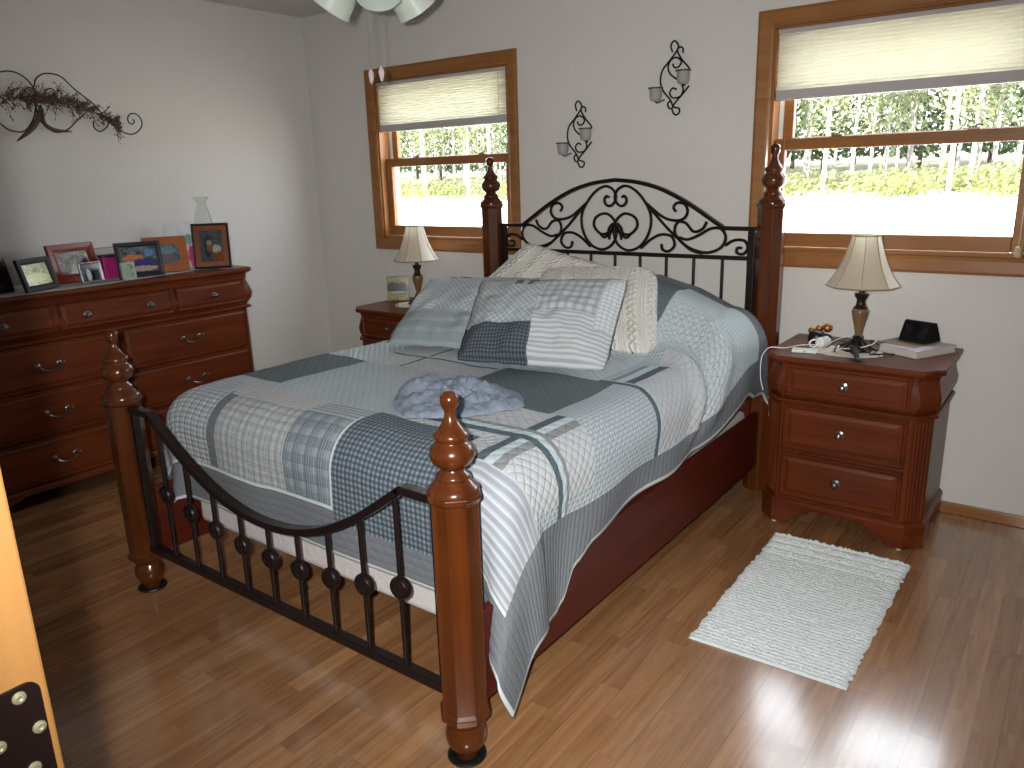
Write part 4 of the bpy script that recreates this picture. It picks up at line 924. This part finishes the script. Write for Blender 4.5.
def sconce():
    t = thing('candle_sconce', 'black scroll wall sconce with two frosted cups, the higher one near the right window', 'sconce', (2.63, 0, 1.88), 'scroll candle sconces above the headboard')
    for k, L in SCN.items(): M().tube([(a, -.014, z) for a, z in L], .0042, 8, smooth=5).build('scroll', black_iron, t, smooth=True)
    for x, z in ((2.694, 1.905), (2.556, 1.840)):
        m = M(); m.lathe([(.018, -.058), (.026, -.052), (.029, -.03), (.030, -.004)], (x, -.052, z), 28, cap=True)
        c = m.build('candle_cup', frost, t, smooth=True, ang=60)
        M().lathe([(.030, -.003), (.036, -.002), (.036, .003), (.030, .003)], (x, -.052, z), 28, cap=False).build('cup_rim', rimm, c, smooth=True)
        M().tube([(x-.02 if x > 2.6 else x+.03, -.014, z-.05), (x, -.03, z-.064), (x, -.052, z-.060)], .0035, 8).build('bracket', black_iron, t, smooth=True)
    return t
sA = sconce(); sB = copy_tree(sA); sB.location.x -= .525; sB.location.z -= .224
sB['label'] = 'black scroll wall sconce with two frosted cups, the lower one near the left window'

# ------------------------------------------------------------------ wall decoration
wd = thing('wall_swag', 'dark wire scroll wall hanging with berry twigs above the dresser', 'wall decoration', (.02, -1.70, 1.85))
SW = {'right': [(-1.72, 1.949), (-1.706, 1.987), (-1.672, 2.012), (-1.629, 2.018), (-1.582, 2.006), (-1.533, 1.958), (-1.488, 1.921), (-1.436, 1.878), (-1.392, 1.821), (-1.344, 1.779), (-1.301, 1.746), (-1.253, 1.739), (-1.208, 1.767), (-1.193, 1.806), (-1.213, 1.84), (-1.245, 1.846), (-1.268, 1.826), (-1.268, 1.8), (-1.249, 1.791), (-1.236, 1.805), (-1.243, 1.816)],
'low': [(-1.727, 1.87), (-1.725, 1.815), (-1.712, 1.781), (-1.683, 1.751), (-1.643, 1.738), (-1.589, 1.757), (-1.547, 1.794), (-1.496, 1.832)],
'curl': [(-1.456, 1.801), (-1.458, 1.768), (-1.431, 1.748), (-1.392, 1.77), (-1.379, 1.792)],
'mid': [(-1.681, 1.92), (-1.663, 1.942), (-1.642, 1.947), (-1.626, 1.934), (-1.638, 1.909)],
'lowl': [(-1.905, 1.775), (-1.877, 1.749), (-1.847, 1.738), (-1.814, 1.737), (-1.784, 1.755), (-1.749, 1.801), (-1.729, 1.856)],
'upl': [(-1.862, 2.007), (-1.829, 2.014), (-1.791, 2.01), (-1.756, 1.99), (-1.731, 1.961), (-1.722, 1.938)],
'leafa': [(-1.711, 1.864), (-1.732, 1.801), (-1.779, 1.745), (-1.85, 1.691)],
'leafb': [(-1.703, 1.851), (-1.708, 1.781), (-1.662, 1.748), (-1.579, 1.744)],
'bowa': [(-1.701, 1.882), (-1.743, 1.895), (-1.789, 1.877)],
'bowb': [(-1.701, 1.882), (-1.653, 1.9), (-1.607, 1.883)],
'gar': [(-1.882, 1.902), (-1.819, 1.892), (-1.727, 1.89), (-1.617, 1.89), (-1.548, 1.872), (-1.477, 1.854), (-1.406, 1.828), (-1.339, 1.808)],
'gtop': [(-1.868, 1.975), (-1.77, 1.982), (-1.673, 1.962), (-1.57, 1.955), (-1.469, 1.905), (-1.326, 1.839)],
'gbot': [(-1.897, 1.815), (-1.835, 1.804), (-1.699, 1.816), (-1.574, 1.807), (-1.452, 1.783), (-1.347, 1.711)],
}
yc = -1.695
for k in ('right', 'low', 'curl', 'mid', 'lowl', 'upl'):
    L = SW[k]
    M().tube([(.022, y, z) for y, z in L], .0034, 7, smooth=5).build('wire_scroll', black_iron, wd, smooth=True)
    if k in ('right', 'curl', 'mid'):             # the same scroll repeats on the hidden left end
        P = [(2*yc-y, z-.04*abs(y-yc)) for y, z in L]
        M().tube([(.022, y, z) for y, z in (P[7:] if k == 'right' else P)], .0034, 7, smooth=5).build('wire_scroll', black_iron, wd, smooth=True)
random.seed(11)
tw_ = plain('dry_twig', srgb(66, 48, 36), .8); by1 = plain('berry_red_brown', srgb(92, 44, 36), .5); by2 = plain('berry_olive', srgb(110, 104, 62), .6); lf = plain('dried_leaf', srgb(92, 72, 68), .8)
mt_ = M(); mb1 = M(); mb2 = M()
def ball(m, c, r): m.lathe([(0, -r), (r*.8, -r*.6), (r, 0), (r*.8, r*.6), (0, r)], c, 6, cap=False)
def ip(L, t):
    t *= len(L)-1; i = min(int(t), len(L)-2); return Vector((0, L[i][0], L[i][1])).lerp(Vector((0, L[i+1][0], L[i+1][1])), t-i)
for k in range(330):
    f = random.random()**.9; f2 = min(1, f+random.uniform(.05, .16)); q = random.gauss(.5, .24)
    if random.random() < .07: q += .35
    p0 = ip(SW['gar'], f); tp_ = ip(SW['gtop'], f2); bt_ = ip(SW['gbot'], f2); p1 = tp_.lerp(bt_, max(-.1, min(1.15, q)))
    if k % 3 == 0:
        for p in (p0, p1): p.y = 2*yc-p.y-.03; 
    xx = .035+random.random()*.035; p0.x = .028; p1.x = xx+.01; pm = (p0+p1)/2+Vector((.01, 0, random.uniform(-.012, .012)))
    mt_.tube([p0, pm, p1], .0012, 4, smooth=3)
    for j in range(6):
        t = random.uniform(.3, 1.05); p = p0.lerp(p1, t)+Vector((random.uniform(-.006, .01), random.uniform(-.009, .009), random.uniform(-.009, .009)))
        ball(random.choice((mb1, mb1, mb2)), p, random.uniform(.0022, .0042))
mt_.build('twigs', tw_, wd, smooth=True); 
for m_, n_, mm in ((mb1, 'red_berries', by1), (mb2, 'olive_berries', by2)):
    o = m_.build(n_, mm, wd, smooth=True); o['kind'] = 'stuff'
def leaf(P, wdt, nm):
    P = crom([Vector((.034, a, b)) for a, b in P], 5); m = M(); n = len(P); v = []; f = []
    for i, p in enumerate(P):
        t = (P[min(i+1, n-1)]-P[max(i-1, 0)]).normalized(); nn = t.cross(Vector((1, 0, 0))); q = wdt*math.sin(PI*(.08+.9*i/(n-1)))**.8
        v += [p-nn*q, p+Vector((.008, 0, 0)), p+nn*q]
    for i in range(n-1): f += [(3*i, 3*i+1, 3*i+4, 3*i+3), (3*i+1, 3*i+2, 3*i+5, 3*i+4)]
    m.add(v, f).build(nm, lf, wd, smooth=True, solid=.002)
leaf(SW['leafa'], .014, 'leaf'); leaf(SW['leafb'], .011, 'leaf')
leaf(SW['bowa'], .015, 'bow_loop'); leaf(SW['bowb'], .015, 'bow_loop')

# ------------------------------------------------------------------ ceiling fan with light kit
fx, fy = 2.405, -1.70
fan = thing('ceiling_fan', 'ceiling fan light kit with frosted white shades and two pull chains', 'ceiling fan', (fx, fy, H))
fan_w = plain('fan_white_metal', srgb(200, 198, 196), .4); frg = N('frosted_green_white_glass'); frg.set(Base_Color=srgb(205, 216, 208), Roughness=.35, Transmission_Weight=.25, IOR=1.3); frg = frg.m
M().lathe([(.07, 2.486), (.075, 2.45), (.03, 2.43), (.013, 2.42), (.013, 2.37), (.05, 2.36), (.105, 2.34), (.115, 2.29), (.105, 2.25), (.06, 2.235), (.05, 2.20), (.075, 2.185), (.078, 2.15), (.05, 2.125), (.0, 2.12)], (fx, fy, 0), 40).build('motor_housing', fan_w, fan, smooth=True, ang=40)
bl_w = wood('fan_blade_wood', srgb(150, 110, 70), srgb(180, 140, 96), 'x')
for k in range(5):
    a = 2*PI*k/5+.95; X = T(fx, fy, 2.30) @ Matrix.Rotation(a, 4, 'Z') @ Matrix.Rotation(math.radians(11), 4, 'X')
    P = [(.16, -.045), (.20, -.055), (.45, -.066), (.60, -.064), (.64, -.03), (.64, .03), (.60, .064), (.45, .066), (.20, .055), (.16, .045)]
    b = M().slab(P, -.003, .003, X).build('fan_blade', bl_w, fan, bevel=.001)
    M().box(.09, .22, -.018, .018, .003, .008, X).build('blade_bracket', fan_w, b)
for k, az in enumerate((-40, 80, 200)):
    a = math.radians(az); d = Vector((math.cos(a), math.sin(a), 0)); p0 = Vector((fx, fy, 2.145))+d*.06; p1 = p0+d*.022+Vector((0, 0, -.045))
    arm = M().tube([p0-d*.02, p0+d*.02+Vector((0, 0, .008)), p1], .011, 10).build('lamp_arm', fan_w, fan, smooth=True)
    ax = (d*.62+Vector((0, 0, -.78))).normalized(); X = face(p1, ax, (0, 0, 1) if abs(ax.z) < .99 else (1, 0, 0))
    M().lathe([(.026, -.012), (.030, 0), (.030, .02), (.026, .024)], (0, 0, 0), 20, X).build('socket_cup', fan_w, arm, smooth=True)
    M().lathe([(.026, .012), (.040, .026), (.058, .055), (.068, .090), (.070, .118), (.074, .132), (.071, .1325), (.066, .118), (.064, .09), (.054, .057), (.037, .030), (.024, .016)], (0, 0, 0), 36, X, cap=False).build('glass_shade', frg, arm, smooth=True)
chm = plain('chain_brass', srgb(150, 135, 110), .4, .7); fob = plain('crystal_fob', srgb(215, 200, 205), .08, .3, .8)
for x, y, zb in ((2.364, -1.70, 1.805), (2.412, -1.70, 1.808)):
    m = M().tube([(x, y, 2.14), (x, y, zb)], .0010, 6, smooth=1).build('pull_chain', chm, fan)
    M().lathe([(0, .004), (.004, 0), (.0085, -.010), (.009, -.020), (.006, -.036), (.002, -.044), (0, -.045)], (x, y, zb), 8).build('chain_fob', fob, m)

# ------------------------------------------------------------------ rug
rm = N('white_chenille'); rm.set(Base_Color=srgb(222, 229, 233), Roughness=.95, Specular_IOR_Level=.1)
rm.bump(rm.n('TexNoise', {'Vector': rm.n('TexCoord').outputs['Object'], 'Scale': 160, 'Detail': 3}).outputs[0], .006); rm = rm.m
m = M(); nu, nv = 110, 220
c4 = [(3.430, -1.500), (3.912, -1.490), (3.922, -.606), (3.416, -.610)]
def rug(s, t):
    x0 = c4[0][0]+(c4[3][0]-c4[0][0])*t; x1 = c4[1][0]+(c4[2][0]-c4[1][0])*t; y = (c4[0][1]*(1-s)+c4[1][1]*s)*(1-t)+(c4[3][1]*(1-s)+c4[2][1]*s)*t
    row = t*48; rr = math.floor(row); j0 = noise.noise(Vector((rr*1.7, .3, 0)))*.010; j1 = noise.noise(Vector((rr*1.7, 9.3, 0)))*.012
    x = (x0+j0)*(1-s)+(x1+j1)*s
    rib = abs(math.sin(PI*row)); fl_ = abs(noise.noise(Vector((x*60, rr*3.1, 0)))); big = 1.7 if (t > .80 and rr % 3 != 1) else .75
    e = min(1, 18*min(s, 1-s))
    z = .004+.010*rib*(.5+fl_)*big*(.4+.6*e)
    if s in (0.0, 1.0) or t in (0.0, 1.0): z = .001
    return (x, y, z)
m.grid(rug, nu, nv)
rug_o = m.build('bath_rug', rm, smooth=2, origin=(3.67, -1.05, 0)); tag(rug_o, 'white ribbed cotton rug on the wood floor before the near nightstand', 'rug')

# ------------------------------------------------------------------ outdoors
gm = N('bright_field'); _p = gm.n('TexCoord').outputs['Object']; _n = gm.n('TexNoise', {'Vector': _p, 'Scale': .25, 'Detail': 4}).outputs[0]
_s = gm.n('SeparateXYZ', {0: _p}); _f = gm.n('Clamp', {0: gm.math('MULTIPLY_ADD', _s.outputs[1], .12, gm.math('MULTIPLY_ADD', _n, 3.0, -6.2))}).outputs[0]
_w = gm.n('Clamp', {0: gm.math('MULTIPLY_ADD', _s.outputs[1], .2, -8.6)}).outputs[0]
gm.set(Base_Color=gm.mix(_w, gm.mix(_f, srgb(190, 186, 178), srgb(140, 144, 100)), srgb(74, 72, 48)), Roughness=.95); gm = gm.m
GZ = -.75
m = M(); m.grid(lambda s, t: (-140+200*s, .3+120*t, GZ+.045*max(0, 120*t-30)*(1 if 120*t < 70 else 1)), 10, 40)
struct(m.build('ground_outside', gm))
bark = N('pale_bark'); _n = bark.n('TexNoise', {'Vector': bark.n('Mapping', {'Vector': bark.n('TexCoord').outputs['Object'], 'Scale': (3, 3, 1.2)}).outputs[0], 'Scale': 2, 'Detail': 3}).outputs[0]
bark.set(Base_Color=bark.mix(bark.n('Clamp', {0: bark.math('MULTIPLY_ADD', _n, 5, -2.3)}).outputs[0], srgb(110, 104, 96), srgb(205, 202, 196)), Roughness=.9); bark = bark.m
def leafm(name, c1, c2):
    s = N(name); n = s.n('TexNoise', {'Vector': s.n('TexCoord').outputs['Object'], 'Scale': 1.4}).outputs[0]; c = s.mix(n, c1, c2)
    d = s.n('BsdfDiffuse', {'Color': c}); t = s.n('BsdfTranslucent', {'Color': c}); mx = s.n('MixShader', {0: .35}); s.t.links.new(d.outputs[0], mx.inputs[1]); s.t.links.new(t.outputs[0], mx.inputs[2]); s.t.links.new(mx.outputs[0], s.t.nodes['Material Output'].inputs[0]); return s.m
lm1 = leafm('birch_leaves', srgb(104, 114, 82), srgb(142, 148, 112)); lm2 = leafm('dark_leaves', srgb(50, 62, 46), srgb(80, 92, 68)); lm3 = leafm('understory_leaves', srgb(96, 106, 66), srgb(128, 132, 88))
def leaves(m, c, R, n, sz):
    for _ in range(n):
        while True:
            q = Vector((random.uniform(-1, 1), random.uniform(-1, 1), random.uniform(-1, 1)))
            if q.length < 1: break
        p = Vector(c)+Vector((q.x*R[0], q.y*R[1], q.z*R[2])); a = Vector((random.gauss(0, 1), random.gauss(0, 1), random.gauss(0, 1))).normalized(); b = a.orthogonal().normalized(); a2 = a.cross(b); s = sz*random.uniform(.6, 1.3)
        m.add([p+b*s, p+a2*s*.6, p-b*s, p-a2*s*.6], [(0, 1, 2, 3)])
def birch(seed):
    random.seed(seed); t = thing('birch_tree', '', 'tree', (0, 0, 0)); hgt = random.uniform(13, 17); lx = random.uniform(-.6, .6)
    m = M(); m.tube([(0, 0, -.5), (lx*.2, 0, hgt*.3), (lx*.6, .1, hgt*.65), (lx, 0, hgt)], [.16, .04], 8)
    for k in range(9):
        z = hgt*random.uniform(.35, .9); a = random.uniform(0, 2*PI); l = random.uniform(.8, 2.0); x = lx*z/hgt
        m.tube([(x, 0, z), (x+l*.5*math.cos(a), l*.5*math.sin(a), z+l*.35), (x+l*math.cos(a), l*math.sin(a), z+l*.6)], [.03, .01], 5)
    m.build('trunk', bark, t, smooth=True)
    m = M(); leaves(m, (lx*.75, 0, hgt*.70), (1.5, 1.5, hgt*.34), 1200, .19); leaves(m, (lx*.4, 0, hgt*.34), (1.3, 1.3, hgt*.16), 200, .14); m.build('crown', lm1, t)
    return t
def dense(seed):
    random.seed(seed); t = thing('spruce_tree', '', 'tree', (0, 0, 0)); hgt = random.uniform(13, 18)
    M().tube([(0, 0, -.5), (0, 0, hgt)], [.2, .03], 8).build('trunk', plain('dark_bark', srgb(60, 50, 42), .9), t, smooth=True)
    m = M()
    for k in range(26):
        z = hgt*(.08+.9*k/26); R = 2.6*(1-k/27)+.2; leaves(m, (0, 0, z), (R, R, .5), int(60*(R/2.5))+14, .30)
    m.build('crown', lm2, t); return t
random.seed(3)
pb = [birch(s) for s in (1, 2, 3, 4)]; pd = [dense(s) for s in (11, 12)]
usedb = set(); random.seed(21)
def plant(pool, x, y, label, group, sc):
    i = random.randrange(len(pool)); o = pool[i]
    if id(o) in usedb: o = copy_tree(o)
    else: usedb.add(id(o))
    o.location = (x, y, GZ+.045*max(0, y-30)); o.rotation_euler = (0, 0, random.uniform(0, 6.28)); o.scale = (sc,)*3
    o['label'] = label; o['group'] = group
def cone_x(az, y): return 4.3-(y+3.6)*math.tan(math.radians(az))
for az0, az1, tag_ in ((3, 24, 'near right'), (31, 49, 'far left')):
    P_ = []; tries = 0
    while len(P_) < 36 and tries < 4000:
        tries += 1; az = random.uniform(az0, az1); y = random.uniform(43, 68); x = cone_x(az, y)
        if all((x-a)**2+(y-b)**2 > 2.7**2 for a, b in P_): P_.append((x, y))
    for x, y in P_: plant(pb, x, y, 'slender pale trunked tree at the wood edge, seen through the %s window' % tag_, 'birch trees beyond the %s window' % tag_, random.uniform(.8, 1.1))
    for k in range(11):
        az = az0+(az1-az0)*(k+.5)/11; y = 73+(k % 3)*4.5
        plant(pd, cone_x(az, y), y, 'dark evergreen tree deep in the wood, seen through the %s window' % tag_, 'evergreen trees beyond the %s window' % tag_, random.uniform(.9, 1.1))
random.seed(31)
for az0, az1, nm in ((3, 23, 'near right'), (31, 49, 'far left')):
    m = M()
    for k in range(70):
        az = random.uniform(az0, az1); y = random.uniform(42, 50); z = GZ+.045*max(0, y-30)
        leaves(m, (cone_x(az, y), y, z+.4), (1.1, .9, .7+.5*random.random()), 70, .14)
    o = m.build('underbrush', lm3); tag(o, 'low yellow green brush along the wood edge, seen through the %s window' % nm, 'bushes'); o['kind'] = 'stuff'
